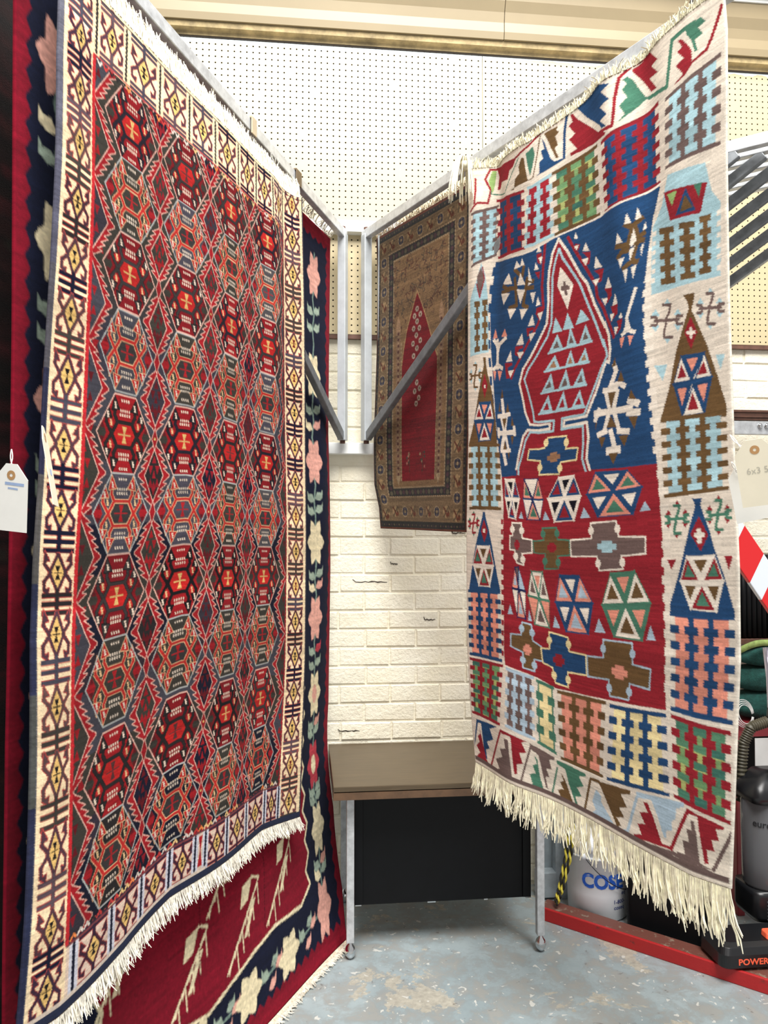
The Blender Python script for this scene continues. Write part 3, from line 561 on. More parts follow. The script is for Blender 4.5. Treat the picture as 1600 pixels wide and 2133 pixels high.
# yarn outlines of the right kilim, in millimetres from its upper left corner
R_OPS = [('p','blue',[(115,316),(282,331),(406,323),(573,342),(649,334),(749,348),(743,364),(726,415),(714,494),(709,541),(706,607),(706,696),(716,776),(716,794),(723,890),(735,1014),(538,1004),(515,1003),(228,1002),(170,1008),(153,921),(126,749),(105,603),(98,486),(104,398),(110,361)]),('p','red',[(170,1008),(228,1002),(515,1003),(538,1004),(735,1014),(741,1099),(746,1190),(748,1258),(750,1392),(752,1526),(757,1593),(527,1609),(384,1618),(314,1599),(201,1587),(197,1542),(190,1377),(185,1210),(183,1098)]),('p','red',[(418,334),(448,381),(496,467),(518,496),(546,565),(581,633),(580,624),(594,661),(598,698),(592,731),(582,725),(560,768),(542,805),(538,809),(509,857),(428,853),(424,872),(510,874),(515,914),(507,971),(518,1003),(236,1002),(233,982),(246,929),(261,882),(280,862),(370,867),(372,854),(291,846),(273,811),(261,755),(251,719),(269,676),(306,639),(334,605),(356,580),(372,560),(380,497),(380,448),(384,413),(397,366)]),('l','cream2',8,[(233,982),(246,929),(261,882),(280,862),(370,867),(372,854),(291,846),(273,811),(261,755),(251,719),(269,676),(306,639),(334,605),(356,580),(372,560),(380,497),(380,448),(384,413),(397,366),(418,334),(448,381),(496,467),(518,496),(546,565),(581,633),(580,624),(594,661),(598,698),(592,731),(582,725),(560,768),(542,805),(538,809),(509,857),(428,853),(424,872),(510,874),(515,914),(507,971),(518,1003)]),('l','lb',7,[(243,997),(242,976),(255,946),(272,893),(291,868),(384,876),(388,847),(309,837),(303,799),(289,749),(274,707),(293,678),(332,640),(373,599),(389,565),(394,476),(396,431),(407,391),(420,363),(432,394),(473,458),(493,490),(518,548),(549,616),(577,684),(575,668),(584,698),(586,713),(565,741),(543,780),(546,774),(522,815),(501,851),(419,847),(416,877),(496,881),(496,933),(491,969),(503,1004)]),('p','blue',[(435,859),(511,861),(510,869),(434,867)]),('p','blue',[(291,849),(365,855),(365,862),(291,858)]),('p','cream2',[(424,416),(470,484),(448,547),(412,465)]),('p','taupe',[(433,461),(441,465),(443,475),(457,483),(457,493),(447,491),(449,507),(439,503),(437,490),(425,484),(425,472),(434,473)]),('p','lb',[(391,595),(404,552),(429,601)]),('p','lb',[(430,599),(448,555),(471,605)]),('p','lb',[(476,599),(497,561),(527,600)]),('l','lb',6,[(375,648),(535,660)]),('p','lb',[(375,648),(410,603),(432,654)]),('p','taupe',[(392,641),(408,621),(418,644)]),('p','lb',[(442,654),(458,598),(482,658)]),('p','taupe',[(452,644),(459,619),(470,646)]),('p','lb',[(488,657),(513,607),(535,660)]),('p','taupe',[(501,648),(512,626),(522,650)]),('l','lb',6,[(357,697),(524,713)]),('p','lb',[(357,697),(400,660),(420,707)]),('p','tan',[(376,692),(396,675),(405,697)]),('p','lb',[(434,708),(459,662),(474,711)]),('p','tan',[(446,700),(457,679),(464,701)]),('p','lb',[(480,710),(512,671),(524,713)]),('p','tan',[(494,703),(508,686),(514,705)]),('l','lb',6,[(341,757),(512,772)]),('p','lb',[(341,757),(383,708),(394,759)]),('p','taupe',[(358,748),(377,726),(382,749)]),('p','lb',[(404,767),(440,712),(455,769)]),('p','taupe',[(420,757),(436,733),(443,758)]),('p','lb',[(462,768),(499,722),(512,772)]),('p','taupe',[(478,760),(495,740),(500,762)]),('l','lb',6,[(328,816),(504,831)]),('p','lb',[(328,816),(369,769),(384,822)]),('p','red',[(346,808),(364,787),(371,811)]),('p','lb',[(391,824),(428,770),(442,827)]),('p','red',[(407,815),(424,790),(430,816)]),('p','lb',[(452,829),(488,780),(504,831)]),('p','red',[(468,820),(484,798),(492,821)]),('cross',[(362,892),(435,899),(432,935),(477,938),(470,971),(412,970),(405,1003),(328,996),(333,955),(280,952),(287,921),(350,919)],'blue','straw','tan','straw',(385,952)),('l','red',9,[(451,344),(477,392),(515,454),(550,514),(554,546),(576,585),(595,629),(612,671)]),('l','red',9,[(371,329),(363,391),(357,448),(360,510),(339,548),(309,582),(271,627),(232,670),(214,699)]),('p','red',[(477,372),(496,383),(487,396),(474,383)]),('p','red',[(503,407),(532,417),(528,447),(515,447),(519,426)]),('p','red',[(544,473),(580,480),(570,511),(557,511),(563,492)]),('p','red',[(580,534),(608,542),(607,563),(586,579),(593,555)]),('p','red',[(603,589),(628,591),(627,614),(601,631),(609,607)]),('p','red',[(625,633),(644,633),(637,656),(620,669),(627,648)]),('p','red',[(339,344),(359,347),(355,382),(342,369)]),('p','red',[(331,393),(351,399),(347,422)]),('p','red',[(334,501),(355,503),(354,522),(340,535),(330,518)]),('p','red',[(290,553),(321,554),(321,562),(302,565),(301,578),(293,580)]),('p','red',[(236,602),(272,604),(272,612),(251,614),(250,636),(233,628)]),('p','red',[(183,649),(220,651),(220,659),(197,664),(208,699),(190,698)]),('p','cream2',[(472,358),(478,342),(488,362)]),('p','cream2',[(503,404),(514,385),(528,413)]),('p','cream2',[(544,465),(551,437),(572,475)]),('p','cream2',[(499,425),(525,431),(515,449)]),('p','cream2',[(472,378),(490,382),(482,394)]),('p','cream2',[(339,338),(348,322),(358,344)]),('p','cream2',[(347,358),(362,359),(355,380)]),('p','cream2',[(329,387),(335,366),(347,391)]),('p','cream2',[(537,497),(563,501),(550,516)]),('p','cream2',[(582,535),(596,510),(608,541)]),('p','cream2',[(609,589),(621,562),(628,591)]),('p','cream2',[(630,628),(640,616),(644,632)]),('p','cream2',[(570,557),(593,563),(583,581)]),('p','cream2',[(599,608),(616,611),(605,629)]),('p','cream2',[(613,646),(629,649),(617,668)]),('p','cream2',[(549,438),(573,474),(548,469)]),('p','cream2',[(548,497),(563,501),(548,515)]),('p','cream2',[(332,495),(340,469),(350,496)]),('p','cream2',[(337,518),(358,520),(347,543)]),('p','cream2',[(296,549),(317,516),(325,549)]),('p','cream2',[(299,573),(328,571),(306,595)]),('p','cream2',[(240,600),(269,566),(276,601)]),('p','cream2',[(244,622),(277,623),(256,644)]),('p','cream2',[(188,646),(214,613),(220,646)]),('p','cream2',[(199,675),(228,674),(210,697)]),('p','cream2',[(299,429),(312,407),(322,420)]),('l','brown',13,[(657,401),(675,416),(661,469),(649,466)]),('l','brown',13,[(679,410),(698,402)]),('l','brown',13,[(679,410),(688,448),(673,501),(650,510)]),('l','brown',13,[(629,446),(659,454),(634,476)]),('l','brown',13,[(673,501),(686,506)]),('l','brown',13,[(688,448),(703,441)]),('l','brown',13,[(684,455),(701,458)]),('p','cream2',[(654,400),(660,373),(672,403)]),('p','cream2',[(681,400),(686,370),(697,399)]),('p','cream2',[(627,438),(634,413),(649,443)]),('p','cream2',[(700,434),(706,414),(710,432)]),('p','cream2',[(634,480),(654,482),(641,506)]),('p','cream2',[(649,514),(663,515),(656,549)]),('p','cream2',[(672,515),(686,513),(676,547)]),('p','cream2',[(695,473),(704,465),(697,497)]),('p','cream2',[(668,456),(678,419),(685,451),(673,465)]),('p','cream2',[(666,471),(682,464),(669,498)]),('l','brown',13,[(171,403),(210,423),(164,422)]),('l','brown',13,[(210,418),(248,425)]),('l','brown',13,[(240,393),(244,424),(246,477),(209,479)]),('l','brown',13,[(300,405),(291,433),(277,482),(297,491)]),('l','brown',13,[(291,433),(322,436)]),('l','brown',13,[(308,412),(323,417)]),('l','brown',13,[(240,366),(276,396),(285,367)]),('p','cream2',[(177,399),(201,376),(225,408)]),('p','cream2',[(156,424),(213,433),(175,463)]),('p','cream2',[(251,417),(268,382),(291,422)]),('p','cream2',[(248,428),(289,437),(264,476)]),('p','cream2',[(199,480),(244,487),(213,515)]),('p','cream2',[(261,492),(298,495),(269,525)]),('p','cream2',[(310,451),(332,452),(320,484)]),('p','cream2',[(236,365),(250,341),(270,364)]),('p','cream2',[(268,361),(277,339),(289,363)]),('p','cream2',[(171,395),(209,370),(225,407)]),('p','cream2',[(304,412),(305,372),(319,417)]),('l','cream2',13,[(137,572),(141,662)]),('l','cream2',13,[(118,571),(138,590),(188,569)]),('l','cream2',13,[(120,665),(141,651),(168,663)]),('p','pink',[(113,565),(123,535),(136,564)]),('p','pink',[(160,563),(183,540),(196,565)]),('p','pink',[(118,671),(134,671),(127,703)]),('p','pink',[(142,671),(168,672),(153,703)]),('p','cream2',[(125,586),(161,574),(142,622)]),('p','cream2',[(129,662),(136,619),(152,663)]),('l','cream2',9,[(683,572),(672,602),(658,636),(656,662)]),('p','cream2',[(643,671),(661,637),(671,674)]),('l','cream2',10,[(642,674),(658,667),(679,679)]),('p','pink',[(633,680),(650,682),(636,708)]),('p','pink',[(660,682),(676,687),(664,710)]),('l','cream2',13,[(168,764),(175,807),(181,864),(174,921),(187,966)]),('l','cream2',13,[(152,816),(202,811)]),('l','cream2',15,[(152,870),(221,868)]),('l','cream2',12,[(166,926),(204,924)]),('l','cream2',11,[(222,851),(225,876)]),('l','cream2',11,[(152,856),(152,882)]),('l','cream2',9,[(190,816),(181,864),(198,921)]),('l','cream2',9,[(163,815),(177,864),(165,921)]),('p','brown',[(161,758),(168,729),(175,756)]),('p','brown',[(186,805),(195,774),(202,805)]),('p','brown',[(151,801),(155,770),(162,801)]),('p','brown',[(208,848),(214,820),(222,848)]),('p','brown',[(207,879),(221,879),(214,907)]),('p','brown',[(169,824),(190,822),(179,858)]),('p','brown',[(174,921),(181,890),(190,921)]),('p','brown',[(194,932),(204,929),(201,952)]),('l','cream2',14,[(610,742),(616,758),(594,796)]),('l','cream2',14,[(597,796),(626,793),(642,804)]),('l','cream2',14,[(573,801),(615,808)]),('l','cream2',13,[(579,808),(590,853),(570,909)]),('l','cream2',13,[(618,811),(603,855),(621,917)]),('l','cream2',17,[(541,856),(661,864)]),('l','cream2',17,[(656,844),(682,857)]),('l','cream2',17,[(651,874),(684,879)]),('l','cream2',15,[(550,914),(576,908)]),('l','cream2',15,[(618,914),(649,920)]),('l','cream2',15,[(592,910),(604,952)]),('l','cream2',20,[(582,961),(617,961)]),('l','cream2',13,[(540,874),(554,848)]),('p','brown',[(585,809),(613,812),(594,853)]),('p','brown',[(578,899),(593,871),(613,903)]),('p','brown',[(619,789),(632,762),(642,792)]),('p','brown',[(654,840),(663,818),(678,846)]),('p','brown',[(652,884),(681,888),(670,919)]),('p','brown',[(551,920),(574,923),(561,951)]),('p','brown',[(618,927),(651,928),(636,956)]),('p','brown',[(583,968),(615,969),(599,998)]),('p','brown',[(601,745),(614,723),(616,746)]),('p','brown',[(540,884),(547,878),(540,900)]),('teeth',[(717,478),(709,541),(700,594),(703,695),(708,785),(715,888),(726,1006)],'cream2',15,24,1),('teeth',[(733,1030),(745,1168),(741,1258),(746,1393),(751,1571)],'cream2',13,24,1),('teeth',[(116,332),(104,398),(98,515),(104,618),(116,720),(157,921)],'blue',10,10,-1),('teeth',[(183,1140),(190,1377),(197,1577)],'red',14,10,-1),('comb',[(110,112),(294,137),(293,316),(126,309)],'red',['blue','blue'],5,1),('comb',[(306,132),(395,134),(403,318),(287,313)],'lb',['red','red'],5,1),('comb',[(396,133),(559,141),(569,336),(404,320)],'brown',['green','green','green'],5,1),('comb',[(576,147),(743,139),(750,344),(587,341)],'red',['blue','blue','blue'],6,1),('l','cream2',5,[(124,311),(286,326),(404,323),(569,338),(637,339),(706,343),(749,343)]),('hex',[(185,1013),(228,1012),(251,1072),(237,1137),(206,1133),(188,1072)],'cream2','cream2',[('blue','red'),('cream2','black'),('blue','red'),('cream2','black'),('blue','red'),('cream2','black')]),('hex',[(266,1010),(324,1006),(344,1071),(332,1132),(281,1134),(264,1071)],'navy','blue',[('pink','green'),('cream2','cream2'),('pink','green'),('cream2','cream2'),('pink','green'),('cream2','cream2')]),('hex',[(403,1011),(461,1012),(486,1071),(460,1139),(385,1140),(360,1070)],'cream2','cream2',[('blue','red'),('cream2','black'),('blue','red'),('cream2','black'),('blue','red'),('cream2','black')]),('hex',[(537,1011),(644,1015),(691,1064),(661,1130),(542,1132),(505,1069)],'blue','blue',[('pink','green'),('blue','cream2'),('pink','green'),('blue','cream2'),('pink','green'),('blue','cream2')]),('p','lb2',[(249,1132),(258,1110),(267,1132)]),('p','lb2',[(342,1132),(351,1106),(368,1132)]),('p','lb2',[(481,1133),(495,1103),(517,1131)]),('p','lb2',[(680,1124),(697,1100),(714,1123)]),('p','lb2',[(209,1430),(219,1398),(230,1427)]),('p','lb2',[(375,1442),(382,1408),(401,1442)]),('p','lb2',[(525,1436),(540,1398),(561,1434)]),('p','lb2',[(695,1435),(708,1398),(722,1433)]),('p','lb2',[(527,1436),(540,1398),(562,1433)]),('p','lb2',[(285,1435),(289,1402),(299,1435)]),('cross',[(222,1148),(259,1145),(263,1191),(300,1193),(300,1231),(262,1238),(269,1272),(242,1268),(234,1230),(214,1231),(214,1188),(225,1187)],'taupe','cream2','red','cream2',(243,1213)),('cross',[(340,1155),(393,1155),(397,1189),(440,1192),(442,1234),(396,1237),(398,1273),(346,1275),(350,1230),(307,1230),(304,1195),(345,1190)],'brown','green','red','green',(375,1212)),('cross',[(518,1146),(605,1143),(612,1183),(696,1186),(695,1227),(619,1232),(624,1265),(544,1272),(537,1235),(445,1237),(444,1192),(520,1187)],'taupe','cream2','lb','cream2',(572,1209)),('hex',[(235,1282),(249,1278),(276,1350),(277,1434),(247,1434),(225,1347)],'navy','navy',[('pink','lb2'),('taupe','taupe'),('lb2','lb2'),('cream2','cream2'),('pink','lb2'),('cream2','cream2')]),('hex',[(296,1284),(338,1282),(363,1368),(362,1447),(308,1444),(284,1360)],'green','green',[('cream2','taupe'),('cream2','pink'),('cream2','taupe'),('pink','pink'),('cream2','taupe'),('pink','pink')]),('hex',[(401,1289),(473,1288),(521,1360),(504,1446),(421,1450),(383,1369)],'blue','blue',[('pink','lb2'),('blue','cream2'),('pink','lb2'),('blue','cream2'),('pink','lb2'),('blue','cream2')]),('hex',[(581,1276),(661,1267),(710,1345),(683,1439),(590,1441),(550,1362)],'green','green',[('cream2','brown'),('green','pink'),('cream2','brown'),('green','pink'),('cream2','brown'),('green','pink')]),('cross',[(264,1444),(297,1446),(302,1493),(331,1503),(338,1546),(308,1547),(308,1582),(268,1580),(269,1534),(224,1525),(223,1487),(261,1483)],'brown','lb2','pink','lb2',(284,1523)),('cross',[(360,1457),(429,1464),(433,1502),(494,1502),(498,1556),(429,1561),(429,1603),(382,1600),(373,1558),(338,1550),(331,1508),(362,1506)],'blue','straw','red','straw',(396,1534)),('cross',[(554,1452),(651,1448),(653,1500),(709,1503),(707,1552),(645,1549),(642,1590),(578,1594),(575,1553),(501,1558),(498,1504),(555,1499)],'brown','lb2','pink','lb2',(611,1527)),('l','cream2',5,[(201,1589),(314,1600),(384,1618),(527,1611),(757,1594)]),('comb',[(204,1592),(306,1598),(303,1786),(194,1774)],'lb2',['taupe','taupe','taupe'],5,1),('comb',[(312,1602),(376,1612),(378,1806),(309,1791)],'green',['straw'],4,1),('comb',[(386,1619),(565,1610),(549,1814),(391,1813)],'brown',['pink','pink','pink'],5,1),('comb',[(578,1614),(757,1599),(771,1787),(563,1814)],'blue',['straw','straw','straw'],5,1),('comb',[(767,151),(921,139),(919,343),(766,320)],'taupe',['lb','lb','lb'],5,1),('p','lb',[(774,337),(880,363),(896,434),(918,468),(915,629),(723,602),(722,524),(726,437),(755,397)]),('teeth',[(917,483),(915,627)],'cream2',6,9,-1),('teeth',[(726,450),(723,586)],'cream2',6,9,1),('p','red',[(761,371),(885,409),(866,470),(781,449)]),('p','lgreen',[(772,382),(803,389),(788,417)]),('p','green',[(849,399),(871,403),(863,434)]),('p','blue',[(827,395),(854,459),(798,445)]),('p','brown',[(825,410),(846,448),(811,443)]),('icol',[(744,449),(792,466),(795,601),(749,588)],'brown',5),('icol',[(807,467),(851,482),(851,611),(810,601)],'brown',5),('icol',[(863,478),(893,483),(892,613),(861,608)],'brown',5),('star',[(721,610),(817,646),(814,749),(721,720)],'taupe','lb'),('star',[(854,634),(924,658),(921,749),(852,729)],'taupe','lb'),('p','brown',[(816,638),(848,644),(844,666),(839,680),(849,702),(875,764),(900,841),(921,913),(920,937),(745,919),(747,908),(772,838),(791,765),(825,688),(832,674),(827,655)]),('p','red',[(836,694),(853,734),(835,769),(818,725)]),('p','cream2',[(833,718),(839,719),(840,728),(848,729),(847,736),(840,735),(839,745),(832,742),(832,733),(823,730),(824,723),(832,726)]),('hex',[(807,775),(870,784),(888,843),(867,921),(807,917),(782,835)],'blue','blue',[('cream2','red'),('blue','pink'),('cream2','red'),('blue','pink'),('cream2','red'),('blue','pink')]),('p','lb',[(730,777),(766,784),(753,820)]),('p','lb',[(898,798),(921,801),(909,833)]),('comb',[(746,907),(921,925),(919,1094),(753,1098)],'brown',['lb','lb','lb'],6,1),('star',[(756,1103),(821,1108),(818,1194),(753,1193)],'green','red'),('star',[(864,1100),(924,1106),(921,1192),(861,1189)],'green','red'),('p','blue',[(828,1105),(853,1106),(849,1121),(855,1138),(870,1180),(880,1220),(903,1284),(924,1354),(924,1368),(765,1371),(764,1344),(784,1286),(804,1220),(822,1160),(834,1128),(835,1118)]),('p','red',[(844,1146),(866,1188),(846,1223),(821,1184)]),('p','cream2',[(838,1172),(848,1172),(849,1181),(858,1183),(857,1191),(850,1191),(849,1206),(838,1205),(838,1193),(830,1190),(831,1183),(838,1182)]),('hex',[(809,1233),(879,1232),(900,1288),(883,1356),(817,1353),(791,1290)],'cream2','cream2',[('red','green'),('cream2','brown'),('red','green'),('cream2','brown'),('red','green'),('cream2','brown')]),('p','red',[(757,1242),(782,1240),(769,1265)]),('p','red',[(902,1235),(922,1235),(912,1267)]),('comb',[(763,1360),(924,1360),(924,1594),(769,1589)],'blue',['pink','pink','pink'],6,1),('l','cream2',5,[(769,1592),(925,1598)]),('comb',[(770,1596),(921,1607),(928,1805),(783,1784)],'red',['green','green','green'],5,1),('comb',[(21,149),(122,130),(119,295),(22,329)],'taupe',['lb','lb'],6,1),('p','lb',[(63,315),(78,357),(88,427),(96,609),(14,621),(16,435),(46,373)]),('p','taupe',[(62,330),(74,363),(66,397),(58,430),(48,396),(48,362)]),('l','red',4,[(67,330),(75,369),(58,430),(46,384)]),('icol',[(37,442),(59,441),(60,607),(37,609)],'brown',5),('icol',[(67,438),(88,436),(92,602),(69,603)],'brown',5),('star',[(12,634),(69,638),(70,738),(10,735)],'brown','lb'),('p','brown',[(73,626),(85,626),(86,647),(94,679),(114,735),(137,822),(146,908),(2,914),(32,832),(51,759),(68,685),(77,650)]),('p','red',[(81,679),(95,717),(83,759),(69,718)]),('p','cream2',[(79,715),(86,715),(86,726),(79,726)]),('hex',[(57,772),(110,769),(132,828),(114,895),(55,901),(31,832)],'blue','blue',[('cream2','red'),('blue','pink'),('cream2','red'),('blue','pink'),('cream2','red'),('blue','pink')]),('comb',[(2,907),(157,902),(173,1112),(14,1125)],'brown',['lb','lb','lb'],6,1),('star',[(9,1129),(66,1125),(67,1208),(10,1213)],'red','green'),('p','blue',[(84,1126),(95,1125),(98,1140),(115,1179),(133,1233),(157,1312),(175,1363),(12,1390),(31,1303),(50,1233),(71,1172),(82,1142)]),('p','red',[(90,1150),(110,1185),(93,1223),(75,1189)]),('p','cream2',[(86,1181),(97,1179),(97,1191),(86,1192)]),('hex',[(55,1238),(120,1230),(142,1290),(123,1361),(64,1368),(33,1302)],'cream2','cream2',[('red','green'),('cream2','brown'),('red','green'),('cream2','brown'),('red','green'),('cream2','brown')]),('comb',[(7,1386),(175,1363),(189,1582),(12,1600)],'blue',['pink','pink','pink'],7,1),('l','cream2',4,[(12,1603),(191,1583)]),('comb',[(11,1607),(193,1587),(169,1779),(6,1786)],'red',['green','green','green'],6,1),('l','red',7,[(18,142),(46,120),(81,122),(93,80),(77,41),(95,8),(259,29),(375,-2),(442,-3),(516,-15),(621,-1),(654,-8),(737,-4),(811,-4),(867,-3)]),('l','red',7,[(47,37),(44,77),(36,121)]),('l','green',4,[(108,16),(93,92),(180,110),(278,33)]),('p','lgreen',[(102,12),(118,17),(107,65),(98,92),(87,48)]),('p','red',[(119,5),(264,30),(245,49),(223,52),(207,76),(151,63),(133,82),(117,81),(131,39)]),('p','brown',[(291,37),(303,42),(304,73),(310,115),(331,110),(323,116),(206,115),(239,120),(249,91),(275,80),(274,60)]),('p','green',[(312,31),(341,22),(345,49),(335,74),(321,104),(315,77)]),('l','brown',4,[(368,8),(349,66),(331,113)]),('p','blue',[(372,15),(380,34),(386,60),(395,92),(406,106),(436,113),(444,118),(342,117),(354,112),(357,81),(370,78),(366,51),(378,52)]),('p','brown',[(380,7),(426,11),(420,20),(428,30),(415,36),(421,67),(409,68),(420,101),(412,102),(398,61),(389,29)]),('l','blue',9,[(437,114),(445,41),(458,-5),(522,-1),(605,17)]),('p','blue',[(489,-4),(572,-7),(620,18),(592,25),(615,57),(582,60),(606,93),(576,93),(599,120),(581,116),(573,102),(524,47)]),('p','red',[(468,5),(476,6),(492,32),(571,122),(596,133),(595,140),(460,121),(457,112),(482,112),(457,72),(479,66),(459,33),(474,29)]),('l','red',9,[(551,116),(619,131),(629,64),(641,14),(668,-3),(721,3)]),('p','red',[(668,7),(725,4),(749,40),(724,38),(746,70),(714,62),(737,103),(717,98),(692,51),(672,17)]),('p','green',[(648,23),(658,19),(671,36),(682,64),(699,99),(716,108),(763,127),(699,106),(633,131),(650,116),(638,89),(656,74),(646,49),(657,38)]),('l','green',10,[(710,108),(772,127),(778,95),(795,29),(823,28),(857,31)]),('p','green',[(833,33),(874,29),(885,47),(865,49),(876,69),(854,72),(861,100),(852,98),(845,66),(834,45)]),('p','red',[(810,42),(822,47),(835,70),(844,89),(844,115),(875,109),(887,116),(847,120),(827,134),(797,139),(797,135),(820,129),(800,97),(823,93),(806,68),(821,64)]),('l','red',9,[(882,113),(897,93),(918,57),(927,38)]),('l','taupe',9,[(11,1922),(181,1934),(254,1932),(345,1939),(474,1941),(514,1948),(623,1931),(710,1921),(786,1911),(860,1916),(934,1927)]),('p','blue',[(30,1798),(153,1787),(105,1807),(123,1835),(82,1853),(96,1870),(73,1880),(76,1909),(63,1908),(55,1805),(37,1808),(14,1870),(2,1893)]),('p','red',[(43,1817),(71,1911),(98,1926),(14,1917),(36,1899),(17,1883),(38,1866),(30,1851),(45,1839)]),('l','red',8,[(96,1925),(170,1793)]),('p','red',[(171,1788),(274,1796),(254,1804),(269,1830),(245,1838),(255,1866),(233,1874),(232,1902),(221,1907),(217,1854),(215,1799),(174,1800)]),('p','taupe',[(184,1813),(203,1811),(205,1850),(211,1919),(239,1921),(248,1921),(112,1927),(150,1912),(131,1889),(170,1871),(160,1850),(189,1841)]),('l','taupe',6,[(245,1919),(285,1808)]),('p','taupe',[(283,1799),(368,1815),(367,1822),(347,1827),(355,1852),(335,1856),(345,1878),(330,1880),(338,1913),(330,1911),(310,1825),(283,1814)]),('p','green',[(296,1829),(306,1839),(311,1886),(324,1925),(346,1928),(352,1934),(260,1927),(262,1920),(285,1915),(276,1889),(297,1880),(288,1860),(303,1852)]),('l','green',6,[(349,1930),(376,1841)]),('p','green',[(374,1819),(485,1823),(483,1830),(457,1839),(474,1860),(448,1871),(464,1890),(439,1899),(450,1921),(441,1922),(417,1872),(406,1836),(376,1830)]),('p','brown',[(388,1849),(404,1867),(434,1927),(458,1928),(478,1932),(474,1941),(362,1933),(386,1922),(373,1902),(395,1894),(383,1878),(397,1871)]),('l','brown',8,[(469,1938),(502,1830),(534,1827)]),('p','brown',[(523,1828),(648,1812),(646,1822),(613,1832),(635,1858),(607,1868),(624,1886),(596,1896),(613,1911),(597,1919),(561,1870),(537,1836)]),('p','lb2',[(521,1851),(541,1863),(539,1878),(591,1922),(634,1913),(637,1926),(514,1944),(478,1937),(518,1906),(505,1887)]),('l','lb2',9,[(634,1920),(669,1821)]),('p','lb2',[(666,1808),(811,1787),(811,1796),(790,1807),(788,1832),(777,1842),(780,1861),(763,1867),(762,1885),(755,1884),(734,1840),(716,1812),(669,1821)]),('p','red',[(690,1825),(704,1822),(722,1849),(749,1901),(781,1898),(784,1905),(658,1920),(659,1913),(684,1905),(671,1883),(696,1876),(678,1853),(705,1845)]),('l','red',9,[(777,1904),(819,1806)]),('p','red',[(817,1796),(913,1813),(912,1820),(893,1822),(902,1846),(884,1848),(892,1871),(873,1872),(878,1901),(868,1904),(854,1846),(846,1806),(820,1808)]),('p','taupe',[(828,1819),(837,1819),(845,1844),(856,1906),(879,1910),(896,1914),(855,1911),(793,1908),(793,1903),(816,1899),(809,1871),(826,1868),(819,1842),(833,1840)]),('l','taupe',9,[(891,1911),(925,1838),(934,1815)])]
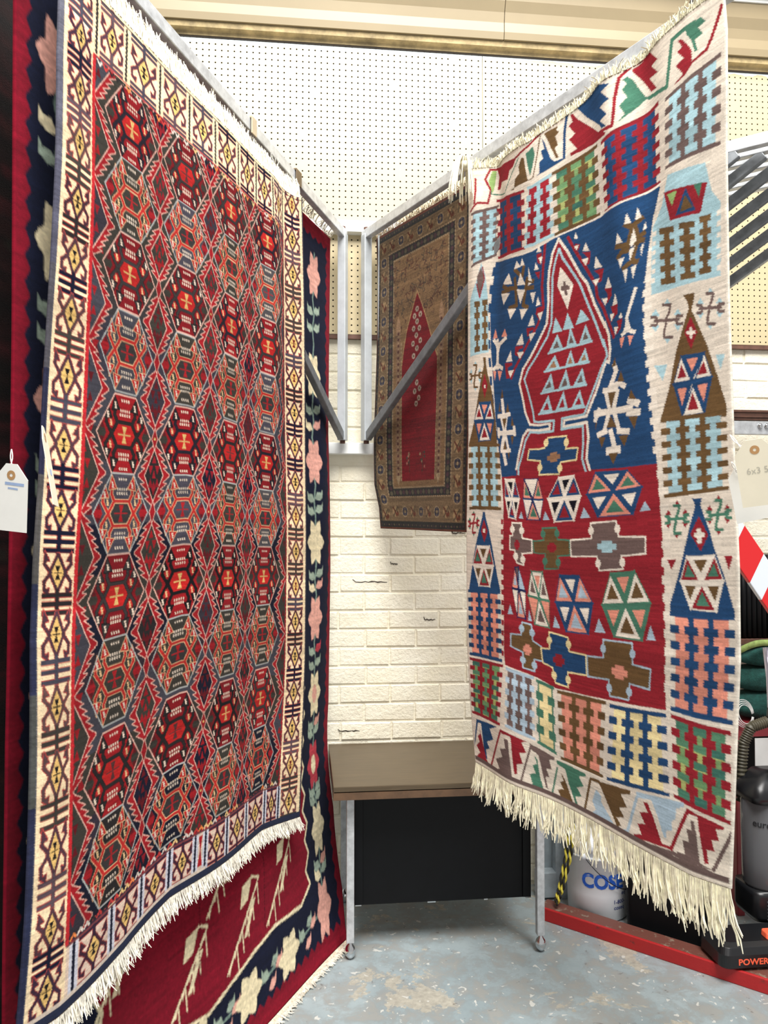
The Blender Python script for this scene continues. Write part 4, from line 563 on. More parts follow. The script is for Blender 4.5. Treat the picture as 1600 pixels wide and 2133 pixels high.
# ---------------------------------------------------------------- pattern of the right kilim (prayer niche)
def right_pattern():
    PAL.clear()
    PAL.update(cream=(214, 203, 188), cream2=(222, 212, 198), red=(138, 36, 45), blue=(36, 68, 106), navy=(28, 36, 78), brown=(100, 76, 48), tan=(150, 112, 84), lb=(158, 190, 198),
               lb2=(164, 184, 198), pink=(214, 140, 120), green=(70, 116, 96), lgreen=(140, 168, 104), straw=(226, 208, 156), taupe=(104, 86, 82), black=(22, 20, 28))
    w = Weave(935, 1940, 'cream', 1.25)
    g = random.Random(21)
    def Q(q):
        a, b, c, d = [np.asarray(p, float) for p in q]
        return lambda x, y: (a * (1 - x) + b * x) * (1 - y) + (d * (1 - x) + c * x) * y
    def rectq(f, x0, y0, x1, y1, col): w.fill([f(x0, y0), f(x1, y0), f(x1, y1), f(x0, y1)], col)
    def vary(col, amt=.10):
        c = w.c(col); return tuple(np.clip(c * g.uniform(1 - amt, 1 + amt), 0, 255))
    def column(f, xc, hw, sw, y0, y1, rows, col):
        p = (y1 - y0) / (rows - .5)
        for k in range(rows):
            a = y0 + k * p; b = a + .5 * p
            c = vary(col)
            if col == 'green': c = g.choice([(70, 116, 96), (84, 128, 100), (60, 104, 92), (110, 150, 104)])
            rectq(f, xc - hw, a, xc + hw, b, c)
            if k < rows - 1: rectq(f, xc - sw, b - .01, xc + sw, a + p + .01, c if col != 'green' else g.choice([(120, 150, 100), (170, 176, 110), (80, 124, 98)]))
            if col == 'green' and g.random() < .5: rectq(f, xc - hw, b - .012, xc + hw, b, (170, 178, 112))
    def shrink(pts, k):
        q = np.asarray(pts, float); m = q.mean(0); return m + (q - m) * k
    for op in R_OPS:
        t = op[0]
        if t == 'p': w.fill(op[2], op[1])
        elif t == 'l': w.line(op[3], op[2], op[1])
        elif t == 'comb':
            f = Q(op[1]); gc = op[2]; cols = op[3]; rows = op[4]; n = len(cols)
            m = .085; y0, y1 = .055, .945; p = (y1 - y0) / (rows - .5)
            rectq(f, 0, 0, 1, .05, gc); rectq(f, 0, .955, 1, 1, gc); rectq(f, m, 0, 1 - m, 1, gc)
            for k in range(rows - 1):
                a = y0 + k * p + .5 * p; rectq(f, 0, a, 1, a + .5 * p, vary(gc, .08))
            rectq(f, m, 0, 1 - m, 1, gc)
            for k in range(rows - 1):
                a = y0 + k * p + .5 * p; rectq(f, 0, a, 1, a + .5 * p, vary(gc, .07))
            cw = (1 - m) / n
            for i, c in enumerate(cols):
                xc = m / 2 + cw * (i + .5)
                column(f, xc, cw * .36, cw * .14, y0, y1, rows, c)
        elif t == 'icol':
            f = Q(op[1]); column(f, .5, .5, .2, 0, 1, op[3], op[2])
        elif t == 'hex':
            h = np.asarray(op[1], float); fu, fl, cs = op[2], op[3], op[4]
            TL, TR, RR, BR, BL, LL = h; ctr = (LL + RR) / 2
            w.fill([TL, TR, RR, LL], fu); w.fill([LL, RR, BR, BL], fl)
            for tri, (a, b) in zip(([LL, TL, ctr], [TL, TR, ctr], [TR, RR, ctr], [RR, BR, ctr], [BR, BL, ctr], [BL, LL, ctr]), cs):
                if a not in (fu, fl): w.fill(shrink(tri, .86), a)
                w.fill(shrink(tri, .50 if a != b else .6), b)
            w.line([LL, RR], 5, fl); w.line([TL, BR], 4, fu); w.line([TR, BL], 4, fu)
        elif t == 'cross':
            pts, c, edge, cc, knob, ctr = op[1:]
            w.fill(pts, c); w.line(pts, 4.5, edge, closed=True)
            q = np.asarray(pts, float); ctr = np.asarray(ctr, float)
            for i in range(len(q)):
                a, b = q[i], q[(i + 1) % len(q)]
                if i % 3 in (1,) or i % 3 == 2:
                    mid = (a + b) / 2
                    if abs(a[0] - b[0]) < abs(a[1] - b[1]): w.ell(mid[0], mid[1], 10, 12, knob, 8)
            sx = (q[:, 0].max() - q[:, 0].min()) * .07; sy = (q[:, 1].max() - q[:, 1].min()) * .06
            w.rect(ctr[0] - sx, ctr[1] - sy * 2, ctr[0] + sx, ctr[1] + sy * 2, cc); w.rect(ctr[0] - sx * 1.8, ctr[1] - sy, ctr[0] + sx * 1.8, ctr[1] + sy, cc)
        elif t == 'star':
            f = Q(op[1]); c, tip = op[2], op[3]
            for tx, ty, s in ((.5, .0, 1), (.5, 1, -1), (.14, .24, 1), (.84, .22, 1), (.14, .74, -1), (.84, .72, -1)):
                w.fill([f(tx - .13, ty + .15 * s), f(tx, ty), f(tx + .13, ty + .15 * s)], tip)
            for ln in ([(.36, .14), (.60, .14), (.56, .30), (.46, .46), (.46, .56), (.40, .72), (.40, .86), (.66, .86)], [(.12, .5), (.88, .46)], [(.02, .42), (.16, .42), (.2, .5)], [(.02, .60), (.16, .60), (.22, .5)], [(.98, .38), (.82, .38), (.78, .46)], [(.98, .56), (.82, .56), (.78, .48)]):
                w.line([f(*p) for p in ln], 7, c)
        elif t == 'teeth':
            pts = [np.asarray(p, float) for p in op[1]]; c, n, d, side = op[2:]
            L = [0]
            for a, b in zip(pts, pts[1:]): L.append(L[-1] + np.hypot(*(b - a)))
            tot = L[-1]; per = tot / n
            P0 = lambda s: np.array([np.interp(s, L, [p[0] for p in pts]), np.interp(s, L, [p[1] for p in pts])])
            for k in range(n):
                a, b = P0(k * per), P0(k * per + per * .5); o = np.array([d * side, 0])
                w.fill([a, b, b + o, a + o], c)
    w.rect(0, 1917, 935, 1930, 'taupe'); w.rect(0, 1930, 935, 1940, 'cream')
    # side selvedge and darned edge
    w.rect(0, 0, 4, 1940, (206, 196, 182)); w.rect(930, 0, 935, 1940, (228, 220, 206))
    w.serrate(1.6, 6); w.abrash(.035, .035, .03, 9)
    return w
# ---------------------------------------------------------------- materials of the place
def mat_floor():
    t = NT('floor_paint', .42, 0, .45); v = t.coord()
    n1 = t.noise(v, 2.3, 7, .72, .4); n2 = t.noise(v, 11, 6, .7, .3); n3 = t.noise(v, 46, 5, .7)
    paint = t.rampn(t.noise(v, 3.1, 6, .65), [(.25, (130, 143, 147)), (.5, (150, 163, 167)), (.75, (168, 180, 183))])
    dirt = t.rampn(n2, [(.40, (112, 108, 104)), (.60, (150, 148, 142))])
    m1 = t.rampn(n2, [(.44, 0.0), (.60, .75)]); c = t.mix(m1, paint, dirt)
    bare = t.rampn(n3, [(.3, (150, 146, 136)), (.7, (190, 186, 172))])
    big = t.rampn(n1, [(.555, 0.0), (.570, 1.0)])
    c = t.mix(big, c, bare)
    fleck = t.rampn(t.noise(v, 38, 3, .5, .5), [(.655, 0.0), (.675, .85)]); c = t.mix(fleck, c, (206, 206, 200))
    dark = t.rampn(t.noise(v, 22, 4, .6, .8), [(.66, 0.0), (.72, .7)]); c = t.mix(dark, c, (84, 78, 76))
    t.color(c); t.bump(n3, .15, .003)
    return t.m
def mat_brick():
    t = NT('painted_brick', .55, 0, .4); v = t.coord(kind='Object')
    tc = t.node('ShaderNodeNewGeometry'); pos = tc.outputs['Position']
    n = t.noise(pos, 26, 6, .7); n2 = t.noise(pos, 5, 5, .6); n3 = t.noise(pos, 75, 4, .6)
    c = t.rampn(n2, [(.3, (240, 231, 206)), (.7, (248, 242, 224))])
    st = t.rampn(n, [(.66, 0.0), (.74, .55)]); c = t.mix(st, c, (206, 190, 152))
    t.color(c)
    h = t.node('ShaderNodeMath', operation='ADD'); t.l(n, h.inputs[0]); t.l(n3, h.inputs[1]); t.bump(h.outputs[0], .6, .007)
    return t.m
def mat_peg():
    t = NT('pegboard_paint', .38, 0, .5); v = t.coord()
    z = t.node('ShaderNodeSeparateXYZ'); t.l(v, z.inputs[0])
    n2 = t.noise(v, 1.3, 4, .5); n4 = t.noise(v, 9, 4, .6)
    c = t.rampn(n2, [(.3, (190, 174, 138)), (.7, (200, 185, 150))])
    # bare white edge left unpainted along the top of the board
    ad = t.node('ShaderNodeMath', operation='MULTIPLY_ADD'); t.l(n4, ad.inputs[0]); ad.inputs[1].default_value = .07; t.l(z.outputs['Z'], ad.inputs[2])
    up = t.rampn(ad.outputs[0], [(.0, 0.0), (1.0, 1.0)])
    gt = t.node('ShaderNodeMath', operation='GREATER_THAN'); t.l(ad.outputs[0], gt.inputs[0]); gt.inputs[1].default_value = 3.567
    c = t.mix(gt.outputs[0], c, (206, 216, 218)); t.color(c)
    return t.m
M = {}
M['floor'] = mat_floor(); M['brick'] = mat_brick(); M['peg'] = mat_peg()
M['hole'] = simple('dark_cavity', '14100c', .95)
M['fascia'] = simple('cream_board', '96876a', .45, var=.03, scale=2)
M['mould'] = simple('stained_moulding', 'b09c72', .6, var=.22, scale=14, bump=.3)
M['gap'] = simple('dark_gap', '3a332c', .9)  # dark tone for gaps and open cracks, shade put into the colour
M['white'] = simple('white_paint', 'eef0ee', .5, var=.03)
M['darkwood'] = simple('dark_stained_wood', '5a3c30', .6, var=.2, scale=20)
M['steel'] = simple('brushed_steel', 'c6c9cc', .40, .30, var=.12, scale=30, bump=.05)
M['steel_mid'] = simple('brace_shade_steel', '7e8286', .42, .35, var=.12, scale=30, bump=.05)  # bar steel darkened for the braces, their shade put into the colour
M['alu'] = simple('painted_steel', 'c4cace', .34, .25, var=.06, scale=12)
M['desk_top'] = None
def mat_wood():
    t = NT('desk_laminate', .38, 0, .5); v = t.coord((1.0, 14, 14)); n = t.noise(v, 6, 7, .7, 1.2); n2 = t.noise(t.coord(), 7, 4)
    c = t.rampn(n, [(.3, (68, 55, 38)), (.52, (82, 68, 48)), (.7, (92, 77, 56))]); t.color(t.mix(t.rampn(n2, [(.3, 0.0), (.75, .35)]), c, (92, 79, 61)))
    return t.m
M['desk_top'] = mat_wood()
M['desk_edge'] = simple('desk_edge_band', '5e4632', .5, var=.15, scale=18)
M['black'] = simple('black_enamel', '0a0b0e', .5, var=.15, scale=14, spec=.22)
M['chrome'] = simple('chrome', 'd8dadc', .12, 1.0, var=.03)

# ---------------------------------------------------------------- setting
def structure(o): o['kind'] = 'structure'; return o
D = 3.208
mb = MB(); mb.box((.6, 1.0, -.05), (6.4, 5.0, .1)); structure(mb.build('floor', M['floor']))
mb = MB(); mb.box((.6, D + .07, 2.1), (6.4, .12, 4.2)); wall = structure(mb.build('wall_back', M['brick']))
# brick courses (painted over); single bricks where the wall shows, the rest joined
def brick_mesh(L, seed):
    g = random.Random(seed); bm = bmesh.new(); H, T, ch = .0695, .0062, .004
    vs = []
    j = lambda a: g.uniform(-a, a)
    back = [bm.verts.new((sx * L / 2, 0.0, sz * H / 2)) for sx, sz in ((-1, -1), (1, -1), (1, 1), (-1, 1))]
    mid = [bm.verts.new((sx * L / 2 + j(.001), -T + ch, sz * H / 2 + j(.001))) for sx, sz in ((-1, -1), (1, -1), (1, 1), (-1, 1))]
    fr = [bm.verts.new((sx * (L / 2 - ch) + j(.0015), -T + j(.0015), sz * (H / 2 - ch) + j(.0012))) for sx, sz in ((-1, -1), (1, -1), (1, 1), (-1, 1))]
    for a, b in ((back, mid), (mid, fr)):
        for k in range(4): bm.faces.new((a[k], a[(k + 1) % 4], b[(k + 1) % 4], b[k]))
    bm.faces.new(fr); bmesh.ops.recalc_face_normals(bm, faces=bm.faces)
    me = bpy.data.meshes.new('brick'); bm.to_mesh(me); bm.free(); me.materials.append(M['brick']); return me
full = [brick_mesh(.206, i) for i in range(5)]
CH = .0768; YB = D + .012
rest = MB(); nb = 0
for r in range(30):
    z = .012 + CH * (r + .5)
    if z > 2.30: break
    off = (r % 2) * .106 + rng.uniform(-.006, .006)
    for k in range(-14, 18):
        x = .04 + k * .212 + off
        yy = YB + rng.uniform(-.0025, .0025)
        shown = (.02 < x < .92) or (1.72 < x < 2.2 and z > 1.05)
        if shown:
            o = bpy.data.objects.new('brick', full[rng.randrange(5)]); COL.objects.link(o); o.parent = wall
            o.location = (x, yy, z); o.rotation_euler = (0, rng.uniform(-.006, .006), 0); nb += 1
        elif -1.9 < x < 3.6:
            rest.box((x, yy + .0015, z), (.206, .014, .0695))
# open joints where the old paint has cracked
for x0_, z0_, L_ in ((.20, 1.285, .145), (.50, 1.125, .05), (.14, .668, .09), (.36, 1.36, .03), (.62, 1.49, .06)):
    mbk = MB(); mbk.tube([(x0_ + L_ * t, D + .003, z0_ + rng.uniform(-.002, .002) + .010 * (t < .08)) for t in np.linspace(0, 1, 12)], [.0012] + [rng.uniform(.0012, .0026) for _ in range(10)] + [.0008], 5); mbk.build('mortar_crack', M['gap'], wall)
ro = rest.build('brick_courses', M['brick'], wall, bevel=0); ro['kind'] = 'stuff'
# two pegboard sheets with drilled holes
def pegboard(x0, x1, z0, z1, parent, px, pz, sp, skips):
    nx = int(round((x1 - x0) / sp)); nz = int(round((z1 - z0) / sp))
    yf, yb, r = D - .013, D - .0112, .0036
    V = []; F = []
    gx = x0 + sp * np.arange(nx + 1); gz = z0 + sp * np.arange(nz + 1)
    gx[-1] = x1; gz[-1] = z1
    base = {}
    for j in range(nz + 1):
        for i in range(nx + 1): V.append((gx[i], yf, gz[j]))
    g = random.Random(skips)
    ang = [math.pi / 4 * k + math.pi / 8 + math.pi for k in range(8)]
    for j in range(nz):
        for i in range(nx):
            a = j * (nx + 1) + i; b = a + 1; d = a + nx + 1; c = d + 1
            if g.random() < .012: F.append((a, b, c, d)); continue
            cx, cz = (gx[i] + gx[i + 1]) / 2, (gz[j] + gz[j + 1]) / 2
            h = len(V)
            for t in ang: V.append((cx + r * math.cos(t), yf, cz + r * math.sin(t)))
            for t in ang: V.append((cx + r * math.cos(t), yb, cz + r * math.sin(t)))
            # ang starts just past the left: octagon points 0,1 lower left .. go counter-clockwise
            F += [(a, h + 1, h + 0), (a, b, h + 2, h + 1), (b, h + 3, h + 2), (b, c, h + 4, h + 3), (c, h + 5, h + 4), (c, d, h + 6, h + 5), (d, h + 7, h + 6), (d, a, h + 0, h + 7)]
            for k in range(8): F.append((h + k, h + (k + 1) % 8, h + 8 + (k + 1) % 8, h + 8 + k))
    me = bpy.data.meshes.new('pegboard_panel'); me.from_pydata(V, [], F); me.update(); me.materials.append(M['peg'])
    o = bpy.data.objects.new('pegboard_panel', me); return link(o, parent)
SP = .0258
pegboard(-.80, .755, 2.322, 3.56, wall, 0, 0, SP, 1)
pegboard(.757, 2.55, 2.322, 3.565, wall, 0, 0, SP, 2)
mb = MB(); mb.box((.87, D - .0025, 2.94), (3.36, .003, 1.25)); mb.build('hole_shade_sheet', M['hole'], wall)  # near-black sheet added behind the holes, stands in for their shade
mb = MB(); mb.box((.87, D - .008, 2.311), (3.4, .018, .017)); structure(mb.build('trim_1', M['darkwood']))
# moulding and cream fascia above the pegboard
def strip(name, mat, x0, x1, prof, parent=None):
    mb = MB(); mb.prism([(x0, y, z) for y, z in prof], (x0, 0, 0), (x1, 0, 0)); return mb.build(name, mat, parent)
structure(strip('trim_2', M['mould'], -1.6, 3.2, [(D, 3.552), (D - .018, 3.552), (D - .022, 3.566), (D - .045, 3.570), (D - .05, 3.590), (D, 3.592)]))
structure(strip('gap_shade_strip', M['gap'], -1.6, 3.2, [(D, 3.545), (D - .016, 3.545), (D - .016, 3.553), (D, 3.553)]))  # dark strip in place of the shaded gap below the moulding
cove = [(D, 3.592), (D - .060, 3.592), (D - .066, 3.62), (D - .066, 3.66), (D - .074, 3.70), (D - .09, 3.74), (D - .10, 3.80), (D, 3.80)]
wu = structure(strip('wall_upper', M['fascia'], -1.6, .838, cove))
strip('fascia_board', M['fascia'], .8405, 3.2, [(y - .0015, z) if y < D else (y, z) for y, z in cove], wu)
structure(strip('trim_4', M['white'], -1.6, 3.2, [(D, 3.8), (D - .108, 3.8), (D - .108, 3.838), (D, 3.838)]))
structure(strip('trim_5', M['darkwood'], -1.6, 3.2, [(D, 3.838), (D - .16, 3.838), (D - .16, 4.02), (D, 4.02)]))

# ---------------------------------------------------------------- rug rack: rails and swing arms
def rail(name, z0, z1, x0, x1, label, mat, yf=D - .052):
    e = empty(name, ((x0 + x1) / 2, D - .03, z0), label, 'rail', 'steel wall rails of the rug rack')
    mb = MB(); mb.box(((x0 + x1) / 2, (yf + D - .002) / 2, (z0 + z1) / 2), (x1 - x0, D - .002 - yf, z1 - z0)); local(mb.build('channel', mat, bevel=.002), e)
    return e
rail('wall_rail', 2.742, 2.790, -.9, 1.32, 'white upper steel wall rail carrying the hinge posts', M['white'])
rail('wall_rail', 1.816, 1.862, -.9, 1.32, 'white lower steel wall rail under the hinge posts', M['white'])
def swing_arm(x0, az, length, slope, label, group=None, zt=2.735, rise=0.0, zb=1.866, mat=None, bar=.038):
    mat = mat or M['steel']
    a = math.radians(az); d = Vector((-math.sin(a), -math.cos(a), 0)); side = Vector((d.y, -d.x, 0))
    h = Vector((x0, YP, 0))
    e = empty('swing_arm', (x0, YP, zb), label, 'rack arm', group)
    def put(mb, nm, m=mat, bev=.0025): return local(mb.build(nm, m, bevel=bev), e)
    mb = MB(); mb.bar(h + Vector((0, 0, zb)), h + Vector((0, 0, zt - .02)), .034, .034, up=d); put(mb, 'post', M['alu'])
    mb = MB(); mb.bar(h + d * -.02 + Vector((0, 0, zt - bar / 2)), h + d * length + Vector((0, 0, zt - bar / 2 + rise)), .026, bar); put(mb, 'top_bar')
    s1 = (zt - bar - zb) / slope
    mb = MB(); mb.bar(h + d * .012 + Vector((0, 0, zb + .014)), h + d * s1 + Vector((0, 0, zt - bar - .004)), .024, .034); put(mb, 'brace', M['steel_mid'])
    for z in (zb - .006, zt + .003):
        mb = MB(); mb.lathe(h + Vector((0, 0, z - .006)), [(.011, 0), (.011, .014)], 12); put(mb, 'hinge_pin', M['darkwood'], 0)
    return e
swing_arm(XL, AZL, 1.78, .62, 'steel swing arm holding the red hexagon kilim', 'swing arms of the rug rack', 2.735, .045)
swing_arm(XR, AZR, 1.76, .62, 'steel swing arm holding the cream and blue prayer kilim', 'swing arms of the rug rack', 2.735, 0)
words = ['lowest', 'second lowest', 'third lowest', 'middle', 'third highest', 'second highest', 'highest']
for k in range(7):
    swing_arm(.86 - .09 * k, -51, 1.62, .62, 'empty steel swing arm, %s of the stack at the right edge' % words[k], 'swing arms of the rug rack', 2.735, 0)
# bolted steel plate and wood batten on the right-hand wall
e = empty('bolted_rail', (2.0, 3.12, 1.90), 'dark grey bolted steel rail under the brown batten at the right edge', 'rail')
mb = MB(); mb.box((2.15, 3.09, 1.937), (.75, .03, .056)); local(mb.build('channel', M['steel'], bevel=.002), e)
for bx in (1.925, 1.955):
    mb = MB(); mb.lathe((bx, 3.076, 1.945), [(.0, 0), (.010, .001), (.011, .006), (.007, .011), (.0, .012)], 12, axis='Y', cap=False); local(mb.build('bolt', M['chrome'], smooth=True), e)
mb = MB()
for i in range(4): mb.box((2.15, 3.10 - .004 * (i % 2), 1.974 + .011 * i), (.75, .05, .0095))
tag(mb.build('wood_batten', M['darkwood']), 'brown ribbed wooden batten above the bolted rail at the right edge', 'batten')
# ---------------------------------------------------------------- patterns of the other rugs
def floral_pattern():
    PAL.clear(); PAL.update(red=(120, 18, 36), navy=(20, 24, 44), cream=(226, 212, 176), pink=(216, 160, 146), sage=(150, 166, 150), rose=(176, 60, 72), stem=(120, 142, 132))
    w = Weave(1680, 2680, 'red', .5); g = random.Random(4)
    def wob(x0, y0, x1, y1, n, a):
        pts = []
        for i in range(n + 1):
            t = i / n; s = a if i % 2 else -a
            dx, dy = x1 - x0, y1 - y0; L = math.hypot(dx, dy)
            pts.append((x0 + dx * t - dy / L * s, y0 + dy * t + dx / L * s))
        return pts
    out = wob(36, 60, 1636, 60, 60, 8) + wob(1636, 60, 1636, 2622, 96, 9) + wob(1636, 2622, 36, 2622, 60, 8) + wob(36, 2622, 36, 60, 96, 8)
    w.fill(out, 'navy')
    inn = wob(290, 330, 1395, 330, 30, 14) + wob(1400, 340, 1400, 2440, 44, 16) + [(1330, 2475), (1127, 2455), (990, 2470), (840, 2500), (745, 2520), (600, 2500), (420, 2480)] + wob(290, 2440, 290, 340, 44, 16)
    w.fill(inn, 'red'); w.line(inn, 10, 'cream', closed=True)
    def flower(x, y, rx, ry, c, c2=None):
        pts = []
        for i in range(24):
            a = 2 * math.pi * i / 24; k = 1 + .22 * math.cos(6 * a); pts.append((x + rx * k * math.cos(a), y + ry * k * math.sin(a)))
        w.fill(pts, c)
        if c2: w.ell(x, y, rx * .45, ry * .45, c2)
        for i in range(6):
            a = 2 * math.pi * i / 6 + .3; w.line([(x + rx * .3 * math.cos(a), y + ry * .3 * math.sin(a)), (x + rx * .9 * math.cos(a), y + ry * .9 * math.sin(a))], 3, tuple(np.clip(w.c(c) * .9, 0, 255)))
    def leaf(x, y, s, c, side):
        w.fill([(x, y), (x + side * 18 * s, y - 26 * s), (x + side * 46 * s, y - 24 * s), (x + side * 58 * s, y - 40 * s), (x + side * 56 * s, y - 4 * s), (x + side * 30 * s, y + 8 * s)], c)
    def vine(x, ys, mirror):
        for a, b in zip(ys, ys[1:]): w.line([(x + 8 * math.sin(a), a), (x + 8 * math.sin(b), b)], 9, 'stem')
    for x, mir in ((1515, 1), (118, -1)):
        vine(x, list(range(120, 2620, 60)), mir)
        fl = [(208, 'pink', None), (600, 'cream', None), (930, 'pink', None), (1237, 'cream', None), (1526, 'pink', None), (1813, 'cream', 'pink'), (2074, 'rose', 'cream'), (2298, 'cream', None), (2545, 'pink', None)]
        for i, (y, c, c2) in enumerate(fl):
            flower(x, y, 52, 78, c, c2)
        for y in (353, 420, 740, 800, 1070, 1119, 1365, 1409, 1650, 1704, 1930, 1960, 2170, 2200, 2410, 2440):
            leaf(x, y, .95, 'sage' if g.random() < .7 else ('rose' if g.random() < .5 else 'pink'), 1); leaf(x, y + 10, .95, 'sage' if g.random() < .75 else 'cream', -1)
    for x, y in ((1360, 2560), (1092, 2563), (830, 2570), (560, 2570)):
        w.line([(x - 90, y + 10), (x + 90, y - 10)], 7, 'stem'); leaf(x + 30, y, .8, 'pink', 1); leaf(x - 10, y + 6, .9, 'sage', -1); leaf(x - 10, y + 40, .8, 'pink', 1); leaf(x, y - 14, .8, 'sage', 1)
    for x in (1223, 958, 690, 420): flower(x, 2566, 66, 52, 'cream')
    def plume(x, y, s):
        w.fill([(x, y), (x + 60 * s, y - 10 * s), (x + 34 * s, y + 50 * s), (x - 12 * s, y + 60 * s)], 'cream'); w.line([(x + 60 * s, y - 8 * s), (x + 104 * s, y + 10 * s)], 8, 'cream')
        w.line([(x + 104 * s, y + 10 * s), (x - 90 * s, y + 210 * s)], 5, 'cream')
        for i in range(5):
            t = i / 5; bx, by = x + 96 * s - 160 * s * t, y + 25 * s + 165 * s * t
            w.line([(bx, by), (bx - 46 * s, by + 44 * s)], 6, 'cream'); w.line([(bx, by), (bx + 8 * s, by + 62 * s)], 5, 'cream')
            w.fill([(bx - 52 * s, by + 40 * s), (bx - 34 * s, by + 34 * s), (bx - 44 * s, by + 60 * s)], 'cream')
        w.fill([(x + 60 * s, y + 60 * s), (x + 84 * s, y + 60 * s), (x + 30 * s, y + 150 * s), (x + 10 * s, y + 150 * s)], 'cream')
    for x, y in ((1160, 2235), (925, 2270), (640, 2290), (820, 2080), (330, 2140), (1200, 1900), (1220, 1500), (1180, 1100), (1230, 700), (480, 1900)): plume(x, y, .95)
    for y in range(300, 2440, 9): w.rect(1060 + 3 * math.sin(y), y, 1066, y + 5, (70, 10, 22)); w.rect(700, y, 706, y + 5, (84, 12, 26))
    w.abrash(.03, .05, .03, 6)
    return w
def prayer_pattern():
    PAL.clear(); PAL.update(tan=(136, 112, 84), dk=(52, 52, 50), gold=(140, 112, 78), rust=(112, 64, 48), ivory=(176, 152, 118), red=(134, 20, 32), blue=(60, 64, 82))
    w = Weave(610, 1200, 'rust', 1.0); g = random.Random(9)
    w.rect(8, 10, 602, 1192, 'dk'); w.rect(22, 34, 588, 1168, 'tan')
    def guard(x0, y0, x1, y1, th, c, n, c2):
        for a, b, cc, d in ((x0, y0, x1, y0 + th), (x0, y1 - th, x1, y1), (x0, y0, x0 + th, y1), (x1 - th, y0, x1, y1)) and [((x0, y0), (x1, y0 + th), c, 0), ((x0, y1 - th), (x1, y1), c, 0), ((x0, y0), (x0 + th, y1), c, 1), ((x1 - th, y0), (x1, y1), c, 1)]:
            w.rect(a[0], a[1], b[0], b[1], cc)
            L = (b[0] - a[0]) if d == 0 else (b[1] - a[1]); k = int(L / n)
            for i in range(k):
                t = (i + .5) * L / k; px, py = (a[0] + t, (a[1] + b[1]) / 2) if d == 0 else ((a[0] + b[0]) / 2, a[1] + t)
                w.ell(px, py, th * .32, th * .32, c2 if i % 2 else (86, 60, 66), 8)
    guard(12, 14, 598, 1188, 12, 'dk', 16, (112, 98, 76))
    # rosettes and slanted leaves in the main border
    def rosette(x, y, s):
        w.ell(x, y, 24 * s, 24 * s, (186, 160, 122), 12); w.ell(x, y, 20 * s, 20 * s, (70, 62, 64), 10)
        for i in range(8):
            a = math.pi / 4 * i; w.ell(x + 15 * s * math.cos(a), y + 15 * s * math.sin(a), 6 * s, 6 * s, 'blue' if i % 2 else (104, 92, 92), 8)
        w.ell(x, y, 7 * s, 7 * s, 'ivory', 8)
    def leafb(x, y, s, fl):
        w.ell(x, y, 24 * s, 25 * s, (178, 148, 108), 8); w.line([(x - 18 * s, y + 20 * s), (x + 14 * s * fl, y - 20 * s)], 7, (98, 84, 66)); w.line([(x - 18 * s, y - 18 * s), (x - 4 * s, y), (x + 4, y + 20 * s)], 7, 'rust'); w.ell(x + 12 * s, y + 8 * s, 8, 11, 'rust', 8); w.line([(x + 20 * s, y - 16 * s), (x + 10 * s, y + 2)], 4, (92, 70, 56))
    for i in range(19):
        y = 62 + i * 60
        for x in (54, 556): (rosette if i % 2 else leafb)(x, y, .95, *(() if i % 2 else (1 if i % 4 else -1,)))
    for i in range(1, 8):
        x = 54 + i * 63
        for y in (66, 1130): (leafb if i % 2 else rosette)(x, y, .9, *((1,) if i % 2 else ()))
    guard(86, 96, 524, 1076, 10, 'ivory', 14, 'rust'); guard(92, 102, 518, 1070, 30, 'dk', 21, (104, 96, 78)); guard(122, 132, 488, 1040, 6, 'ivory', 12, 'rust')
    w.rect(128, 138, 482, 1034, (146, 114, 80))
    # spandrel scrollwork
    for _ in range(170):
        x, y = g.uniform(136, 474), g.uniform(146, 420); a = g.uniform(0, 6.28); L = g.uniform(10, 26)
        w.line([(x, y), (x + L * math.cos(a), y + L * math.sin(a)), (x + L * math.cos(a + .9), y + L * 1.3 * math.sin(a + .9))], 4, g.choice([(84, 72, 62), (110, 84, 64), (96, 58, 46)]))
    for x in (146, 430):
        w.rect(x, 420, x + 30, 1010, (150, 118, 92))
        for i in range(24): w.ell(x + 15, 432 + i * 24, 7, 6, (92, 54, 50), 8); w.ell(x + 15, 444 + i * 24, 4, 3, 'ivory', 8)
        w.fill([(x, 400), (x + 15, 360), (x + 30, 400), (x + 30, 424), (x, 424)], (176, 140, 108))
        w.fill([(x, 990), (x + 30, 990), (x + 15, 1030)], 'ivory')
    niche = [(184, 1012), (184, 560), (196, 500), (216, 430), (250, 360), (285, 292), (318, 350), (352, 420), (384, 490), (420, 560), (420, 1012)]
    w.fill(niche, 'red'); 
    for side in (184, 420):
        for i in range(34): w.fill([(side, 470 + i * 16), (side + (-9 if side < 300 else 9), 478 + i * 16), (side, 484 + i * 16)], 'ivory')
    w.line(niche[1:-1], 6, (186, 148, 104))
    def star(x, y):
        for i in range(8):
            a = math.pi / 4 * i; w.ell(x + 8 * math.cos(a), y + 8 * math.sin(a), 4, 4, (196, 176, 160), 6)
        w.ell(x, y, 4.4, 4.4, (92, 80, 40), 6)
    for x, y in ((285, 360), (268, 385), (306, 385), (285, 408), (262, 432), (300, 436), (280, 460), (258, 488), (306, 484), (284, 510), (262, 536), (300, 548), (284, 640), (302, 664), (270, 672), (298, 700), (280, 720)): star(x, y)
    for x in (236, 330):
        for k in range(7): w.ell(x + g.uniform(-18, 18), 935 + g.uniform(-34, 26), 6, 6, g.choice(['ivory', (70, 70, 60), (186, 120, 104)]), 8)
        w.line([(x, 980), (x, 905)], 4, (84, 60, 44))
    w.serrate(.8, 5); w.abrash(.05, .09, .05, 8); w.img *= .80
    return w
